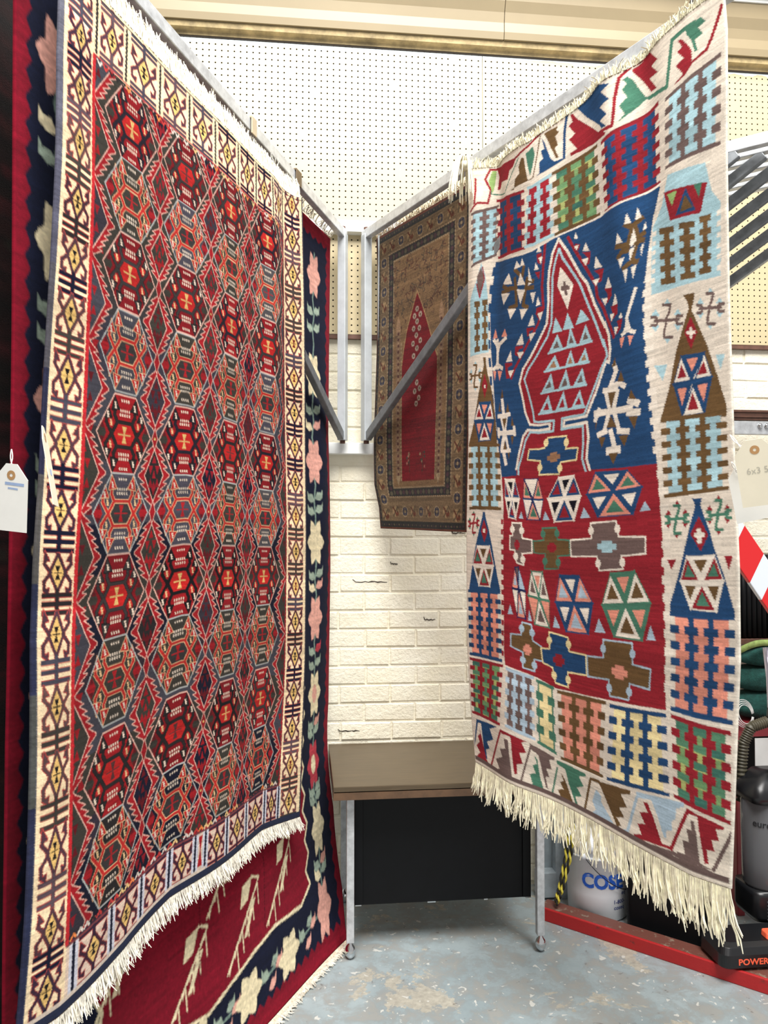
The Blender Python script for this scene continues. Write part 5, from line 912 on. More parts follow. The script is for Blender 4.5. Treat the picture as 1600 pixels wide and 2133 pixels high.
def dark_pattern():
    PAL.clear(); w = Weave(1600, 2600, (34, 20, 20), .35); g = random.Random(2)
    for i in range(60):
        y = i * 44; w.rect(0, y, 1600, y + g.uniform(10, 34), g.choice([(30, 18, 18), (44, 22, 22), (26, 20, 20), (58, 24, 26)]))
    for i in range(240): w.rect(*(lambda x, y: (x, y, x + 40, y + 26))(g.uniform(0, 1600), g.uniform(0, 2600)), g.choice([(58, 28, 26), (24, 18, 20), (70, 26, 30), (48, 40, 34)]))
    w.abrash(.06, .12, .06, 5); return w
def black_pattern():
    PAL.clear(); w = Weave(620, 950, (26, 26, 28), .6); g = random.Random(12)
    for i in range(70): w.rect(g.uniform(0, 560), i * 14, g.uniform(60, 620), i * 14 + 5, g.choice([(34, 34, 34), (20, 20, 22), (44, 42, 36)]))
    for i in range(150): w.rect(598, i * 6.4, 612 + g.uniform(0, 8), i * 6.4 + 3.2, (170, 168, 160))
    w.rect(586, 0, 596, 950, (48, 48, 50)); w.abrash(.05, .1, .04, 5); return w

# ---------------------------------------------------------------- the hanging rugs
M['rug_flat'] = rug_material('kilim_weave', 1.0, .02, 420, .30)
M['rug_pile'] = rug_material('knotted_pile', 1.0, .06, 260, .6)
M['fringe'] = simple('cream_cotton_fringe', 'ece4cc', .9, var=.10, scale=60)
M['fringe_grey'] = simple('worn_cotton_fringe', 'dcd6c8', .9, var=.16, scale=40)
M['fringe_dark'] = simple('dull_wool_fringe', 'a89880', .95, var=.2, scale=40)
def rug(name, S, label, cat='rug', u=.5):
    p = S.at(np.array([u]), np.array([1.0]))[0]
    return empty(name, tuple(float(t) for t in p), label, cat, 'rugs hanging on the swing arms')
k1 = rug('kilim_rug', SL, 'large red and grey kilim of hexagons with a cream hooked border and short fringe')
rug_mesh('woven_panel', SL, left_pattern(), 560, 950, M['rug_flat'], k1)
fringe('fringe', SL, 1.0, 1300, .042, M['fringe_grey'], k1, direction=-1, jitter=.007, r=.0013, lift=-.001, spread=.006, seed=5, curl=.006)
fringe('fringe', SL, 0.0, 1100, .062, M['fringe'], k1, u0=.02, u1=.985, direction=1, jitter=.005, r=.0015, lift=-.002, spread=.006, seed=6, curl=-.012)
k2 = rug('kilim_rug', SR, 'cream bordered kilim with a blue field, red niche and long knotted fringe')
rug_mesh('woven_panel', SR, right_pattern(), 430, 900, M['rug_flat'], k2)
fringe('fringe', SR, 1.0, 400, .112, M['fringe'], k2, direction=-1, jitter=.007, r=.0022, lift=-.001, spread=.007, seg=5, seed=7, curl=.006, lenf=lambda u: .80 + .22 * u, bunch=5, lean=.014)
fringe('fringe', SR, 0.0, 620, .030, M['fringe'], k2, u0=.03, u1=.97, direction=1, jitter=.006, r=.0017, lift=.000, spread=.006, seg=3, seed=8, curl=-.006)
k3 = rug('floral_rug', SF, 'crimson rug with a navy border of pale flowers, behind the hexagon kilim')
rug_mesh('woven_panel', SF, floral_pattern(), 420, 600, M['rug_flat'], k3, thick=.006)
hem = MB()
uu_ = np.linspace(.25, 1, 60)
loft_ = [(S0, S1) for S0, S1 in zip(SF.at(uu_, np.ones(60), .001), SF.at(uu_, np.ones(60), .022))]
for a_, b_ in zip(loft_, loft_[1:]):
    q_ = [Vector((p[0], p[1], zz)) for p, zz in ((a_[0], .014), (b_[0], .014), (b_[1], .006), (a_[1], .006))]
    hem.prism(q_, (0, 0, 0), (0, 0, -.004))
local(hem.build('hem', simple('cream_hem', 'd8c6b0', .95, var=.2, scale=90)), k3)
fringe('fringe', SF, 1.0, 420, .006, M['fringe_grey'], k3, u0=.25, direction=-1, jitter=.006, r=.0020, lift=.014, spread=.006, seg=2, seed=9, sag=.012)
fringe('fringe', SF, 0.0, 110, .030, M['fringe_grey'], k3, u0=.55, u1=.995, direction=1, jitter=.012, r=.0022, lift=.004, spread=.016, seed=10, curl=.02)
k4 = rug('prayer_rug', SP_, 'small dark prayer rug with a crimson pointed niche, hung behind the diagonal brace')
rug_mesh('woven_panel', SP_, prayer_pattern(), 240, 460, M['rug_pile'], k4, thick=.008)
fringe('fringe', SP_, 0.0, 240, .022, M['fringe_dark'], k4, direction=1, jitter=.006, r=.0014, lift=-.003, spread=.008, seed=11)
k5 = rug('dark_rug', SD, 'very dark brown and maroon rug at the left edge, behind the floral rug')
rug_mesh('woven_panel', SD, dark_pattern(), 140, 220, M['rug_pile'], k5, thick=.008)
k6 = rug('black_rug', SK, 'black flat-woven rug with a stitched white edge in the upper left corner')
rug_mesh('woven_panel', SK, black_pattern(), 160, 260, M['rug_flat'], k6, thick=.006)
# ---------------------------------------------------------------- desk in the corner
desk = empty('side_desk', (.50, 2.93, 0), 'low brown laminate desk with grey steel legs and a black back panel', 'desk')
def P_(mb, nm, m, par, bev=.0, smooth=False): return local(mb.build(nm, m, bevel=bev, smooth=smooth), par)
mb = MB(); mb.box((.495, 2.925, .609), (.79, .54, .022)); P_(mb, 'desk_top', M['desk_top'], desk, .002)
mb = MB(); mb.box((.495, 2.661, .589), (.79, .012, .030)); mb.box((.106, 2.93, .589), (.012, .53, .030)); mb.box((.884, 2.93, .589), (.012, .53, .030)); P_(mb, 'edge_band', M['desk_edge'], desk, .001)
for x, y in ((.163, 2.735), (.842, 2.715), (.163, 3.15), (.842, 3.15)):
    mb = MB(); mb.box((x, y, .315), (.027, .027, .52)); l = P_(mb, 'leg', M['steel'], desk, .002)
    mb = MB(); mb.lathe((x, y - .006, .0), [(.0, .0), (.010, .002), (.017, .014), (.020, .026), (.016, .040), (.008, .050), (.006, .058)], 18, cap=False); P_(mb, 'foot_glide', M['chrome'], l, 0, True)
mb = MB(); mb.box((.505, 2.790, .375), (.640, .014, .437)); P_(mb, 'back_panel', M['black'], desk, .002)
for x in (.196, .812):
    mb = MB(); mb.box((x, 2.785, .375), (.030, .024, .428)); P_(mb, 'panel_rail', M['black'], desk, .002)
for x, wd in ((.46, .030), (.66, .014), (.195, .022), (.818, .02)):
    mb = MB(); mb.box((x, 2.781, .1575), (wd, .004, .004)); P_(mb, 'bent_tab', M['chrome'], desk)
mb = MB(); mb.box((.5, 3.0, .57), (.66, .35, .02)); P_(mb, 'under_shelf', M['black'], desk)

# ---------------------------------------------------------------- steel column, rope, curb
M['bluegrey'] = simple('pale_blue_steel', 'a6b0b6', .5, .1, var=.12, scale=16)
M['yellow'] = simple('yellow_rope', 'd8c84a', .8, var=.12, scale=80); M['ropeblack'] = simple('black_rope', '24221e', .85)
col = empty('steel_column', (1.02, 3.12, 0), 'pale blue-grey steel column standing beside the desk', 'column')
mb = MB(); mb.box((1.045, 3.10, .55), (.050, .05, 1.10)); P_(mb, 'flange', M['bluegrey'], col, .002)
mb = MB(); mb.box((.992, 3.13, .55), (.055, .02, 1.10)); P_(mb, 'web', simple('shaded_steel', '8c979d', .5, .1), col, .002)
mb = MB(); mb.box((.985, 3.10, .06), (.075, .06, .10)); P_(mb, 'foot_block', M['bluegrey'], col, .003)
rope = empty('striped_rope', (.97, 2.91, .05), 'yellow and black braided rope hanging between column and bucket', 'rope')
path = [Vector((1.030, 2.90, .50)), Vector((1.033, 2.90, .36)), Vector((1.024, 2.91, .24)), Vector((.992, 2.91, .12)), Vector((.968, 2.91, .060))]
path2 = [p + Vector((-.024 * (1 - i / 4), .012, .004)) for i, p in enumerate(path)]
def rp(path, t):
    f = t * (len(path) - 1); i = min(int(f), len(path) - 2); return path[i].lerp(path[i + 1], f - i)
for pt in (path, path2):
    for s, m in ((0, 'yellow'), (math.pi, 'ropeblack')):
        mb = MB(); pts = []
        for k in range(61):
            t = k / 60; a = t * 46 + s; pts.append(rp(pt, t) + Vector((math.cos(a), math.sin(a), 0)) * .0042)
        mb.tube(pts, .0048, 6); P_(mb, 'strand', M[m], rope, 0, True)
def mat_curb(name, a, b, k):
    t = NT(name, .5); v = t.coord(); c = t.mix(t.rampn(t.noise(v, 24, 6, .7), [(k, 0.0), (k + .08, 1.0)]), a, b); t.color(c); t.bump(t.noise(v, 60, 4), .3, .004); return t.m
M['curb_red'] = mat_curb('chipped_red_paint', (176, 30, 32), (120, 40, 36), .62); M['curb_top'] = mat_curb('worn_brown_timber', (110, 66, 56), (140, 124, 108), .56)
A0 = Vector((.90, 2.932, 0)); A1 = Vector((1.78, 2.105, 0)); dd = (A1 - A0).normalized(); nn = Vector((-dd.y, dd.x, 0))
curb = empty('timber_curb', A0, 'red painted timber curb lying on the floor in front of the bucket', 'curb')
mb = MB(); mb.bar(A0 + nn * .006 + Vector((0, 0, .024)), A1 + nn * .006 + Vector((0, 0, .024)), .012, .048); P_(mb, 'front_board', M['curb_red'], curb, .003)
mb = MB(); mb.bar(A0 + nn * .050 + Vector((0, 0, .0225)), A1 + nn * .050 + Vector((0, 0, .0225)), .074, .045); P_(mb, 'timber', M['curb_top'], curb, .004)

# ---------------------------------------------------------------- white bucket
M['plastic'] = simple('white_plastic', 'e2e5ea', .35, var=.02); M['bluelogo'] = simple('blue_print', '1f56b8', .5, var=.04); M['navyprint'] = simple('navy_print', '34427e', .5)
def font_mesh(txt, size, bold=0.0, sx=1.0):
    cu = bpy.data.curves.new('txt', 'FONT'); cu.body = txt; cu.size = size; cu.offset = bold; cu.resolution_u = 3; cu.fill_mode = 'FRONT'
    o = bpy.data.objects.new('txt', cu); COL.objects.link(o)
    dg = bpy.context.evaluated_depsgraph_get(); me = bpy.data.meshes.new_from_object(o.evaluated_get(dg))
    bpy.data.objects.remove(o, do_unlink=True)
    bm = bmesh.new(); bm.from_mesh(me); bmesh.ops.triangulate(bm, faces=bm.faces)
    for v in bm.verts: v.co.x *= sx
    return bm
def finish(bm, name, mat, parent):
    me = bpy.data.meshes.new(name); bm.to_mesh(me); bm.free(); me.materials.append(mat)
    o = bpy.data.objects.new(name, me); COL.objects.link(o); return local(o, parent)
BC = Vector((1.162, 2.985, 0)); BR = .128
bucket = empty('bucket', BC, 'white plastic bucket with blue lettering behind the red curb', 'bucket')
def brad(z): return BR * (.90 + .10 * z / .30)
mb = MB(); mb.lathe(BC, [(0, .002), (brad(0) - .006, .002), (brad(0), .008), (brad(.10), .10), (brad(.235), .235), (brad(.24) + .006, .238), (brad(.25) + .006, .246), (brad(.25) + .001, .248), (brad(.262) + .001, .262), (brad(.265) + .008, .264), (brad(.285) + .009, .290), (brad(.29) + .002, .296), (brad(.29) - .008, .290), (brad(.1) - .008, .05), (0, .012)], 48, cap=False)
P_(mb, 'pail', M['plastic'], bucket, 0, True)
def wrap(txt, size, ang0, z, mat, bold=0, sx=1.0, name='lettering'):
    bm = font_mesh(txt, size, bold, sx)
    for v in bm.verts:
        zz = z + v.co.y; r = brad(zz) + .0012; a = ang0 + v.co.x / r
        v.co = BC + Vector((r * math.sin(a), -r * math.cos(a), zz))
    return finish(bm, name, mat, bucket)
VA = math.atan2(BC.x, BC.y)            # turned so that the print faces the aisle
wrap('COSE', .074, -VA - .50, .132, M['bluelogo'], .0030, .90)
wrap('eq', .022, -VA + .80, .104, M['navyprint'], .0004); wrap('1-800-', .021, -VA + .50, .072, M['navyprint'], .0003); wrap('coseq', .021, -VA + .52, .050, M['navyprint'], .0003)
a0 = -VA - .42
def onb(a, z, o=.0): r = brad(z) + o; return BC + Vector((r * math.sin(a), -r * math.cos(a), z))
mb = MB(); mb.lathe(onb(a0, .250, .004), [(.0, -.012), (.012, -.012), (.013, .0), (.010, .012), (.0, .012)], 14, cap=False); P_(mb, 'ear', M['plastic'], bucket, 0, True)
mb = MB(); mb.tube([onb(a0 + t * 1.9, .250 - .125 * math.sin(min(t * 1.25, 1) * math.pi / 2), .004 + .014 * math.sin(t * 2.6)) for t in np.linspace(0, 1, 24)], .0017, 6); P_(mb, 'wire_handle', simple('dark_wire', '3a3c42', .4, .8), bucket, 0, True)

# ---------------------------------------------------------------- upright vacuum cleaner (cut by the frame)
M['vac_black'] = simple('black_plastic', '17181b', .34, var=.12, scale=20); M['vac_grey'] = simple('grey_plastic', '5c5e63', .4, var=.08); M['orange'] = simple('orange_plastic', 'ee6444', .4, var=.04)
gl = NT('smoky_clear_plastic', .12, 0, .6); gl.color('7c7e82'); gl.b.inputs['Transmission Weight'].default_value = .45; gl.b.inputs['IOR'].default_value = 1.3; M['smoke'] = gl.m
M['lilac'] = simple('pale_tube', 'b9b6c6', .25, .6)
VC = Vector((1.62, 2.62, 0))
vac = empty('vacuum_cleaner', VC, 'black upright vacuum cleaner with an orange pedal behind the red curb', 'vacuum')
def loft(mb, rings):
    prev = None
    for ring in rings:
        vs = [mb.bm.verts.new(Vector(p)) for p in ring]
        if prev:
            n = len(vs)
            for k in range(n): mb.bm.faces.new((prev[k], prev[(k + 1) % n], vs[(k + 1) % n], vs[k]))
        else: mb.bm.faces.new(vs[::-1])
        prev = vs
    mb.bm.faces.new(prev)
def rrect(c, hx, hy, z, r=.02, n=4, tilt=0.0):
    out = []
    for sx, sy, a0 in ((1, 1, 0), (-1, 1, 90), (-1, -1, 180), (1, -1, 270)):
        for k in range(n + 1):
            a = R(a0 + 90 * k / n); out.append((c[0] + sx * (hx - r) + r * math.cos(a), c[1] + sy * (hy - r) + r * math.sin(a), z + tilt * (sy * hy)))
    return out
HCn = VC + Vector((-.078, -.105, .006))
mb = MB(); loft(mb, [rrect(HCn, .166, .076, .052, .03, 7), rrect(HCn, .172, .082, .058, .03, 7), rrect(HCn, .172, .081, .098, .03, 7), rrect(HCn, .164, .070, .118, .03, 7), rrect(HCn + Vector((0, .005, 0)), .15, .055, .126, .03, 7)]); P_(mb, 'floor_head', M['vac_black'], vac, .004)
mb = MB(); loft(mb, [rrect(HCn + Vector((.055, -.03, 0)), .052, .022, .126, .01), rrect(HCn + Vector((.055, -.025, 0)), .048, .02, .144, .01)]); P_(mb, 'pedal', M['orange'], vac, .003)
for sx in (-1, 1):
    mb = MB(); mb.lathe(VC + Vector((sx * .125 - .012, .05, .046)), [(.0, 0), (.046, 0), (.046, .024), (.0, .024)], 20, axis='X', cap=False); P_(mb, 'wheel', M['vac_black'], vac)
def flat_text(txt, size, org, xdir, zdir, mat, bold, sx, name='lettering'):
    bm = font_mesh(txt, size, bold, sx)
    for v in bm.verts: v.co = Vector(org) + Vector(xdir) * v.co.x + Vector(zdir) * v.co.y
    return finish(bm, name, mat, vac)
flat_text('POWER', .027, HCn + Vector((-.118, -.0830, .062)), (1, 0, 0), (0, .05, 1), M['orange'], .0008, 1.12)
flat_text('SP', .027, HCn + Vector((-.008, -.0830, .062)), (1, 0, 0), (0, .05, 1), simple('white_print', 'd8dadc', .5), .0008, 1.12)
CC = VC + Vector((.052, .045, 0))
mb = MB(); loft(mb, [rrect(CC, .085, .075, .118, .03), rrect(CC, .090, .08, .135, .03), rrect(CC, .090, .08, .205, .03), rrect(CC, .088, .078, .220, .03)]); P_(mb, 'motor_housing', M['vac_black'], vac, 0, True)
vent = MB()
for k in range(6): vent.box((CC.x + .01, CC.y - .083, .130 + .012 * k), (.12, .008, .006))
P_(vent, 'vent_grille', M['vac_grey'], vac, .001)
mb = MB(); mb.lathe(CC + Vector((0, 0, .220)), [(.078, 0), (.084, .01), (.084, .09), (.086, .30), (.082, .31)], 32); P_(mb, 'dust_cup', M['smoke'], vac, 0, True)
mb = MB(); mb.lathe(CC + Vector((.01, .01, .225)), [(.045, 0), (.05, .12), (.035, .28)], 20); P_(mb, 'cyclone', M['vac_grey'], vac, 0, True)
mb = MB(); loft(mb, [rrect(CC, .088, .085, .530, .03), rrect(CC, .090, .088, .555, .03), rrect(CC, .078, .07, .585, .03), rrect(CC + Vector((.02, .01, 0)), .05, .045, .625, .02)]); P_(mb, 'cup_lid', M['vac_black'], vac, 0, True)
mb = MB(); mb.lathe(CC + Vector((.012, -.055, .575)), [(.026, 0), (.03, .02), (.028, .09), (.02, .125), (.012, .128)], 20); P_(mb, 'release_button', M['bluegrey'], vac, 0, True)
mb = MB(); mb.lathe(CC + Vector((.012, -.055, .697)), [(.014, 0), (.014, .006), (.0, .007)], 16, cap=False); P_(mb, 'button_ring', M['orange'], vac)
mb = MB(); mb.box((VC.x - .062, VC.y + .11, .66), (.028, .09, .40)); P_(mb, 'crevice_tool', M['vac_grey'], vac, .01)
# name print wrapped on the cup
bm = font_mesh('eure', .034, .0004, 1.0)
for v in bm.verts:
    a = R(-62) + v.co.x / .0875; v.co = CC + Vector((.0872 * math.sin(a), -.0872 * math.cos(a), .445 + v.co.y))
finish(bm, 'lettering', M['vac_black'], vac)
hose = MB(); HP = [Vector((1.612, 2.72, .50)), Vector((1.612, 2.72, .62)), Vector((1.622, 2.72, .71)), Vector((1.65, 2.715, .77)), Vector((1.71, 2.71, .79))]
pts = []; rr = []
for k in range(121):
    t = k / 120; pts.append(rp(HP, t)); rr.append(.021 if (k % 4) < 2 else .0165)
hose.tube(pts, rr, 12); P_(hose, 'ribbed_hose', simple('olive_hose', '4a4536', .5), vac, 0, True)
mb = MB(); mb.tube([CC + Vector((.055, .03, .60)), CC + Vector((.055, .05, .95)), CC + Vector((.055, .07, 1.06))], .014, 14); P_(mb, 'handle_tube', M['lilac'], vac, 0, True)
mb = MB(); mb.lathe(CC + Vector((.055, .035, .79)), [(.02, 0), (.022, .02), (.02, .05)], 16); P_(mb, 'tube_clamp', M['vac_black'], vac, 0, True)

# ---------------------------------------------------------------- things stored by the right-hand wall
M['crimson'] = simple('red_steel', '8e2c34', .45, var=.08); M['towel'] = simple('dark_green_towelling', '1d4a44', .98, var=.2, scale=60, bump=.8, bscale=220); M['leaf'] = simple('pale_green_cloth', '8aa05a', .8, var=.2, scale=30)
cab = empty('steel_cabinet', (1.92, 3.0, 0), 'dark red steel cabinet behind the vacuum cleaner', 'cabinet')
mb = MB(); mb.box((1.93, 3.03, .715), (.50, .32, .05)); P_(mb, 'top', M['crimson'], cab, .003)
for sx_ in (1.695, 2.165):
    mb = MB(); mb.box((sx_, 3.03, .345), (.03, .32, .69)); P_(mb, 'side_frame', M['crimson'], cab, .003)
mb = MB(); mb.box((1.93, 3.17, .345), (.44, .02, .69)); P_(mb, 'back', M['black'], cab)
mb = MB(); mb.box((1.93, 3.03, .10), (.44, .30, .02)); P_(mb, 'shelf', M['crimson'], cab, .002)
mb = MB(); mb.box((1.80, 2.868, .63), (.085, .003, .11)); tag(mb.build('paper_sheet', M['white']), 'white paper sheet stuck on the dark red cabinet', 'paper')
TC = A0 + dd * .44 + nn * .25; TRZ = math.atan2(dd.y, dd.x)
tub = empty('black_tub', TC, 'black plastic tub between the white bucket and the vacuum cleaner', 'tub')
def trr(hx, hy, z): return [tuple(Matrix.Rotation(TRZ, 3, 'Z') @ Vector(p) + Vector((TC.x, TC.y, 0))) for p in rrect((0, 0, 0), hx, hy, z, .025)]
mb = MB(); loft(mb, [trr(.142, .122, .004), trr(.150, .130, .36), trr(.154, .134, .365), trr(.154, .134, .385)]); P_(mb, 'body', M['black'], tub)
mb = MB(); loft(mb, [trr(.157, .137, .386), trr(.145, .125, .41)]); P_(mb, 'lid', M['black'], tub)
def ribbed(x0, x1, y, z0, z1):
    mb = MB(); n = 16
    for k in range(n):
        x = x0 + (x1 - x0) * (k + .5) / n; mb.tube([(x, y, z0), (x, y, z1)], (x1 - x0) / n * .52, 8)
    return mb
rb = empty('ribbed_bin', (1.89, 2.98, 1.06), 'black ribbed plastic bin on the wall shelf behind the towels', 'bin')
P_(ribbed(1.715, 2.06, 2.955, 1.068, 1.40), 'ribbed_front', M['black'], rb, 0, True)
mb = MB(); mb.box((1.888, 3.05, 1.234), (.345, .16, .332)); P_(mb, 'body', M['black'], rb, .006)
sh = empty('wall_shelf', (1.92, 3.08, 1.03), 'dark wooden wall shelf under the black ribbed bin', 'shelf')
mb = MB(); mb.box((1.93, 3.07, 1.052), (.50, .27, .022)); P_(mb, 'board', M['darkwood'], sh, .002)
for bx in (1.75, 2.10):
    mb = MB(); mb.prism([(bx - .006, 3.203, 1.04), (bx - .006, 2.98, 1.04), (bx - .006, 3.203, .90)], (0, 0, 0), (.012, 0, 0)); P_(mb, 'bracket', M['steel'], sh)
# towels piled on the cabinet
def towel(c, sx, sy, sz, seed):
    mb = MB(); g = random.Random(seed); n, m = 20, 10; rings = []
    for i in range(m + 1):
        f = i / m; ring = []
        for k in range(n):
            a = 2 * math.pi * k / n; rr = (math.sin(math.pi * (.06 + .88 * f)) ** .45)
            w_ = 1 + .10 * math.sin(3 * a + 5 * f + seed) + .07 * math.sin(7 * a - 9 * f + seed * 2)
            ring.append((c[0] + sx * rr * w_ * math.cos(a), c[1] + sy * rr * w_ * math.sin(a), c[2] + sz * (f * 2 - 1) * (1 + .05 * math.sin(2 * a))))
        rings.append(ring)
    loft(mb, rings); return mb
for c, s, seed, lb in (((1.86, 2.99, .795), (.16, .11, .053), 1, 'dark green towel folded at the bottom of the pile on the red cabinet'), ((1.87, 3.0, .899), (.15, .11, .050), 2, 'dark green towel folded in the middle of the pile on the red cabinet'), ((1.90, 2.985, .990), (.15, .10, .040), 3, 'lighter green towel crumpled on top of the pile')):
    o = towel(c, *s, seed).build('towel', M['towel'], smooth=True); tag(o, lb, 'towel', 'green towels on the red cabinet')
    o.modifiers.new('sub', 'SUBSURF').levels = 1; o.modifiers['sub'].render_levels = 1
mb = MB()
loft(mb, [[(1.70 + t * .34, 2.87 + .02 * math.sin(t * 3) + dy, 1.028 + .055 * t + .012 * math.sin(t * 7) + dz) for dy, dz in ((-.004, -.012), (.004, -.012), (.004, .012), (-.004, .012))] for t in np.linspace(0, 1, 14)])
tag(mb.build('cloth_strip', M['leaf'], smooth=True), 'pale green cloth strip lying over the top towel', 'cloth')
wb = empty('cable_coil', (1.70, 2.875, .742), 'thin pale cable coil beside the towels on the red cabinet', 'cable')
for k in range(4):
    mb = MB(); rr_ = .034 + .006 * k
    mb.tube([(1.712 + rr_ * math.cos(a) * .8, 2.855 + .004 * k + .01 * math.sin(a), .783 + rr_ * math.sin(a)) for a in np.linspace(0, 6.0, 26)], .0017, 5); P_(mb, 'loop', M['white'], wb, 0, True)
# red and white barrier board leaning by the wall
def mat_barrier():
    t = NT('barrier_stripes', .4); v = t.coord(); s = t.node('ShaderNodeSeparateXYZ'); t.l(v, s.inputs[0])
    m = t.node('ShaderNodeMath', operation='MULTIPLY_ADD'); t.l(s.outputs['X'], m.inputs[0]); m.inputs[1].default_value = 5.0; m.inputs[2].default_value = .23
    m2 = t.node('ShaderNodeMath', operation='MULTIPLY_ADD'); t.l(s.outputs['Z'], m2.inputs[0]); m2.inputs[1].default_value = 2.6; t.l(m.outputs[0], m2.inputs[2])
    fr = t.node('ShaderNodeMath', operation='FRACT'); t.l(m2.outputs[0], fr.inputs[0])
    t.color(t.rampn(fr.outputs[0], [(0.0, (206, 34, 38)), (.62, (214, 222, 230))], 'CONSTANT')); return t.m
mb = MB(); mb.box((0, 0, 0), (1.0, .022, .105))
br = mb.build('barrier_board', mat_barrier(), bevel=.003); br.location = (1.80, 2.62, 1.10); br.rotation_euler = (0, R(55), 0)
tag(br, 'red and white striped barrier board leaning at the right edge', 'board')

# ---------------------------------------------------------------- price tags
M['card'] = simple('pale_card', 'f8eed6', .6, var=.02); M['card2'] = simple('white_card', 'f8f6f0', .6, var=.02); M['string'] = simple('white_string', 'e8e6e0', .8); M['kraft'] = simple('kraft_ring', 'b98d5e', .7); M['ink'] = simple('pencil_ink', 'b9b4a6', .8); M['inkblue'] = simple('pale_blue_ink', '9fb4d8', .8)
def price_tag(corner, xd, zd, w_, h_, label, cut=.022, knot=None, mat=None, marks=(), name='price_tag', writing=None, ring=True):
    """corner: centre of the eyelet; xd, zd: directions of the card's width and (down) length"""
    c = Vector(corner); X = Vector(xd).normalized(); Z = Vector(zd).normalized(); N = X.cross(Z).normalized()
    e = empty(name, c, label, 'price tag', 'paper price tags')
    t = .0007
    out = [(-w_ / 2 + cut, -.020), (w_ / 2 - cut, -.020), (w_ / 2, -.020 + cut * 1.2), (w_ / 2, h_ - .02), (-w_ / 2, h_ - .02), (-w_ / 2, -.020 + cut * 1.2)]
    mb = MB(); mb.prism([c + X * a + Z * b - N * t for a, b in out], (0, 0, 0), N * 2 * t); P_(mb, 'card', mat or M['card'], e)
    if ring:
        mb = MB()
        r0 = [mb.bm.verts.new(c + X * .0035 * math.cos(a) + Z * .0035 * math.sin(a)) for a in np.linspace(0, 6.283, 15)[:-1]]
        for s in (-1, 1):
            i_ = [mb.bm.verts.new(c + N * s * (t + .0004) + X * .003 * math.cos(a) + Z * .003 * math.sin(a)) for a in np.linspace(0, 6.283, 17)[:-1]]
            o_ = [mb.bm.verts.new(c + N * s * (t + .0004) + X * .0085 * math.cos(a) + Z * .0085 * math.sin(a)) for a in np.linspace(0, 6.283, 17)[:-1]]
            for k in range(16): mb.bm.faces.new((i_[k], i_[(k + 1) % 16], o_[(k + 1) % 16], o_[k]))
        for v in r0: mb.bm.verts.remove(v)
        P_(mb, 'eyelet_ring', M['kraft'], e)
    if knot is not None:
        k = Vector(knot)
        for sgn in (-1, 1):
            mb = MB(); pts = []
            for i in range(15):
                f = i / 14; q = c.lerp(k, f) + Vector((0, 0, -.010 * math.sin(math.pi * f))) + X * sgn * .0022 * math.sin(math.pi * f * 3)
                pts.append(q)
            mb.tube(pts, .0010, 6); P_(mb, 'string', M['string'], e, 0, True)
    for (a, b, l_, hgt, m) in marks:
        for s in (-1, 1):
            mb = MB(); o0 = c + N * s * (t + .0003)
            vs = [mb.bm.verts.new(o0 + X * p + Z * q) for p, q in ((a, b), (a + l_, b + .001), (a + l_, b + hgt), (a, b + hgt - .001))]; mb.bm.faces.new(vs); P_(mb, 'print_line', M[m], e)
    if writing:
        txt, size, ox, oz, m = writing
        bm = font_mesh(txt, size, 0.0, 1.0)
        for v in bm.verts: v.co = c + N * (-(t + .0005)) + X * (ox + v.co.x) + Z * (oz - v.co.y)
        finish(bm, 'handwriting', M[m], e)
    return e
price_tag((0.8504, 1.3761, 1.6478), (.80, -.55, .12), (.22, .1, -1), .072, .128, 'cream price tag with pencilled numbers tied to the prayer kilim edge', knot=(0.8371, 1.4369, 1.6837), writing=('6x3 5', .017, -.020, .045, 'ink'))
price_tag((0.8761, 1.4549, 1.6112), (.85, -.5, .22), (.26, .1, -1), .062, .120, 'white price tag hanging under the cream tag on the prayer kilim', knot=(0.8511, 1.4569, 1.6324), mat=M['card2'])
price_tag((-0.5089, 1.3975, 1.5905), (.93, -.3, -.10), (-.05, .1, -1), .066, .118, 'white price tag with a coloured stamp hanging at the left edge', knot=(-0.5167, 1.4171, 1.6378), mat=M['card2'], marks=((-.012, .012, .038, .006, 'inkblue'), (-.006, .021, .02, .004, 'inkblue')))
price_tag((-0.4516, 1.3898, 1.6558), (-.16, .97, -.05), (.165, .02, -1), .062, .140, 'cream price tag seen edge-on against the hexagon kilim border', knot=(-0.4627, 1.4105, 1.6744), ring=True, marks=((-.008, .055, .016, .012, 'inkblue'),))
# clips that hold the rugs on the bars
M['clip'] = simple('beige_clip', 'c3b49a', .5, .2); M['clampblack'] = simple('black_clamp', '2c2826', .5)
def bar_clip(s, x0, az, rise, label, mat, w_=.016):
    a = R(az); d = Vector((-math.sin(a), -math.cos(a), 0)); p = Vector((x0, YP, 2.735 + rise * s / 1.78)) + d * s
    e = empty('bar_clip', p, label, 'clip', 'clips on the rack bars')
    n = Vector((d.y, -d.x, 0)); n = n if n.y < 0 else -n
    mb = MB(); mb.bar(p + d * -w_ + Vector((0, 0, .003)), p + d * w_ + Vector((0, 0, .003)), .040, .006); P_(mb, 'saddle', mat, e, .001)
    for s_ in (-1, 1):
        mb = MB(); mb.bar(p + n * s_ * .019 + d * -w_ + Vector((0, 0, -.022)), p + n * s_ * .019 + d * w_ + Vector((0, 0, -.022)), .004, .052); P_(mb, 'jaw', mat, e, .001)
    return e
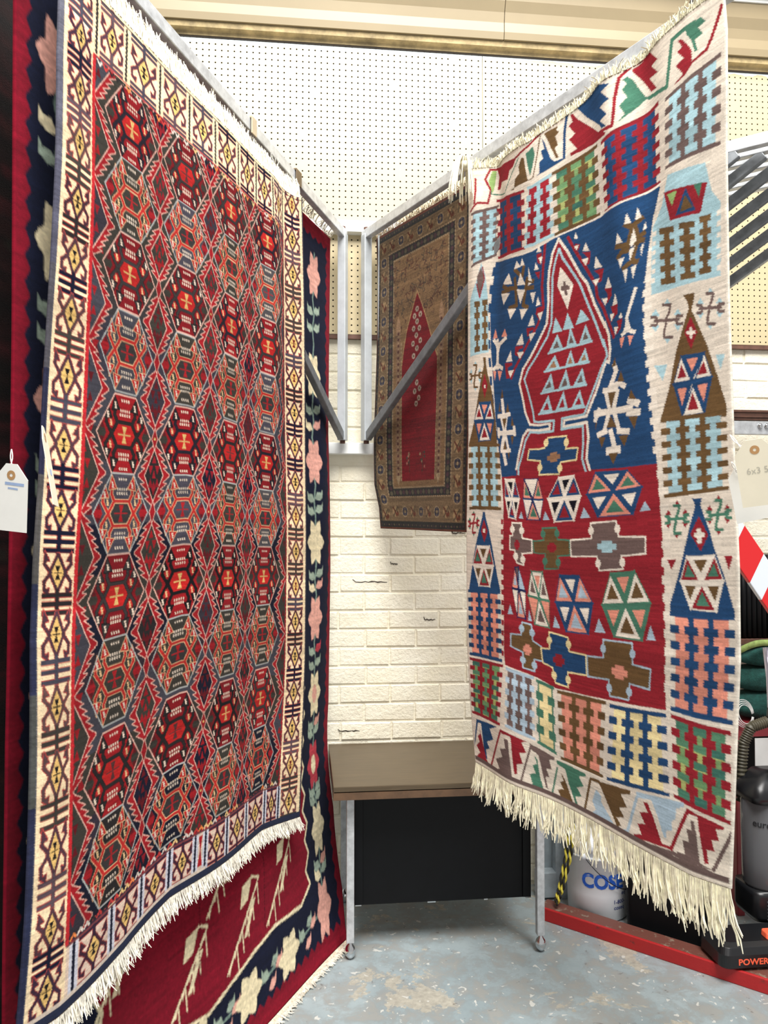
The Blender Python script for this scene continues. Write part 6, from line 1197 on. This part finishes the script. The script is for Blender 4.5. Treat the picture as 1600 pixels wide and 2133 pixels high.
bar_clip(.49, XL, AZL, .045, 'brown clip at the far end of the left bar, on the kilim corner', simple('brown_clip', '6e5c46', .5, .1), .022)
bar_clip(.83, XL, AZL, .045, 'small beige clip midway along the left bar', M['clip'])
bar_clip(1.60, XR, AZR, 0, 'black clamp at the near end of the right bar', M['clampblack'], .03)
# knotted tassel where the right kilim is tied to the bar
tas = empty('tied_tassel', tuple(float(t) for t in SR.at(np.array([.02]), np.array([.0]))[0]), 'cream tassel of fringe tied over the right bar', 'tassel')
g = random.Random(31); base = Vector(SR.at(np.array([.025]), np.array([.005]), .012)[0])
mb = MB()
for i in range(46):
    a = g.uniform(0, 6.28); o = Vector((math.cos(a) * .5, math.sin(a) * .5, 0)); L = g.uniform(.05, .10)
    mb.tube([base + Vector((0, 0, .03)), base + o * .03 + Vector((-.01, -.01, .045)), base + o * .055 + Vector((-.015, -.012, .02)), base + o * .075 + Vector((-.02, -.012, -L * .55)), base + o * .08 + Vector((-.02, -.01, -L))], [.0020, .0020, .0018, .0016, .001], 3, cap=False)
t_ = mb.build('strands', M['fringe']); t_['kind'] = 'stuff'; local(t_, tas)
mb = MB(); mb.lathe(base + Vector((-.004, -.006, .016)), [(.0, -.012), (.015, -.010), (.020, .0), (.016, .012), (.0, .016)], 14, cap=False); P_(mb, 'knot', M['fringe'], tas, 0, True)
# corner of a rug lying on the floor, lower right
fr_ = empty('floor_rug', (1.75, 1.75, 0), 'red rug with a cream fringe lying on the floor at the lower right corner', 'rug')
mb = MB(); mb.box((1.80, 1.62, .006), (1.0, 1.0, .010)); P_(mb, 'pile', simple('red_rug_pile', '98363c', .95, var=.2, scale=30, bump=.5), fr_, .003)
mb = MB()
for i in range(150):
    x = 1.305 + i * .0066 + rng.uniform(-.002, .002); mb.tube([(x, 2.12, .008), (x + rng.uniform(-.006, .006), 2.14, .005), (x + rng.uniform(-.01, .01), 2.158, .003)], .0026, 3, cap=False)
f_ = mb.build('fringe', M['fringe']); f_['kind'] = 'stuff'; local(f_, fr_)
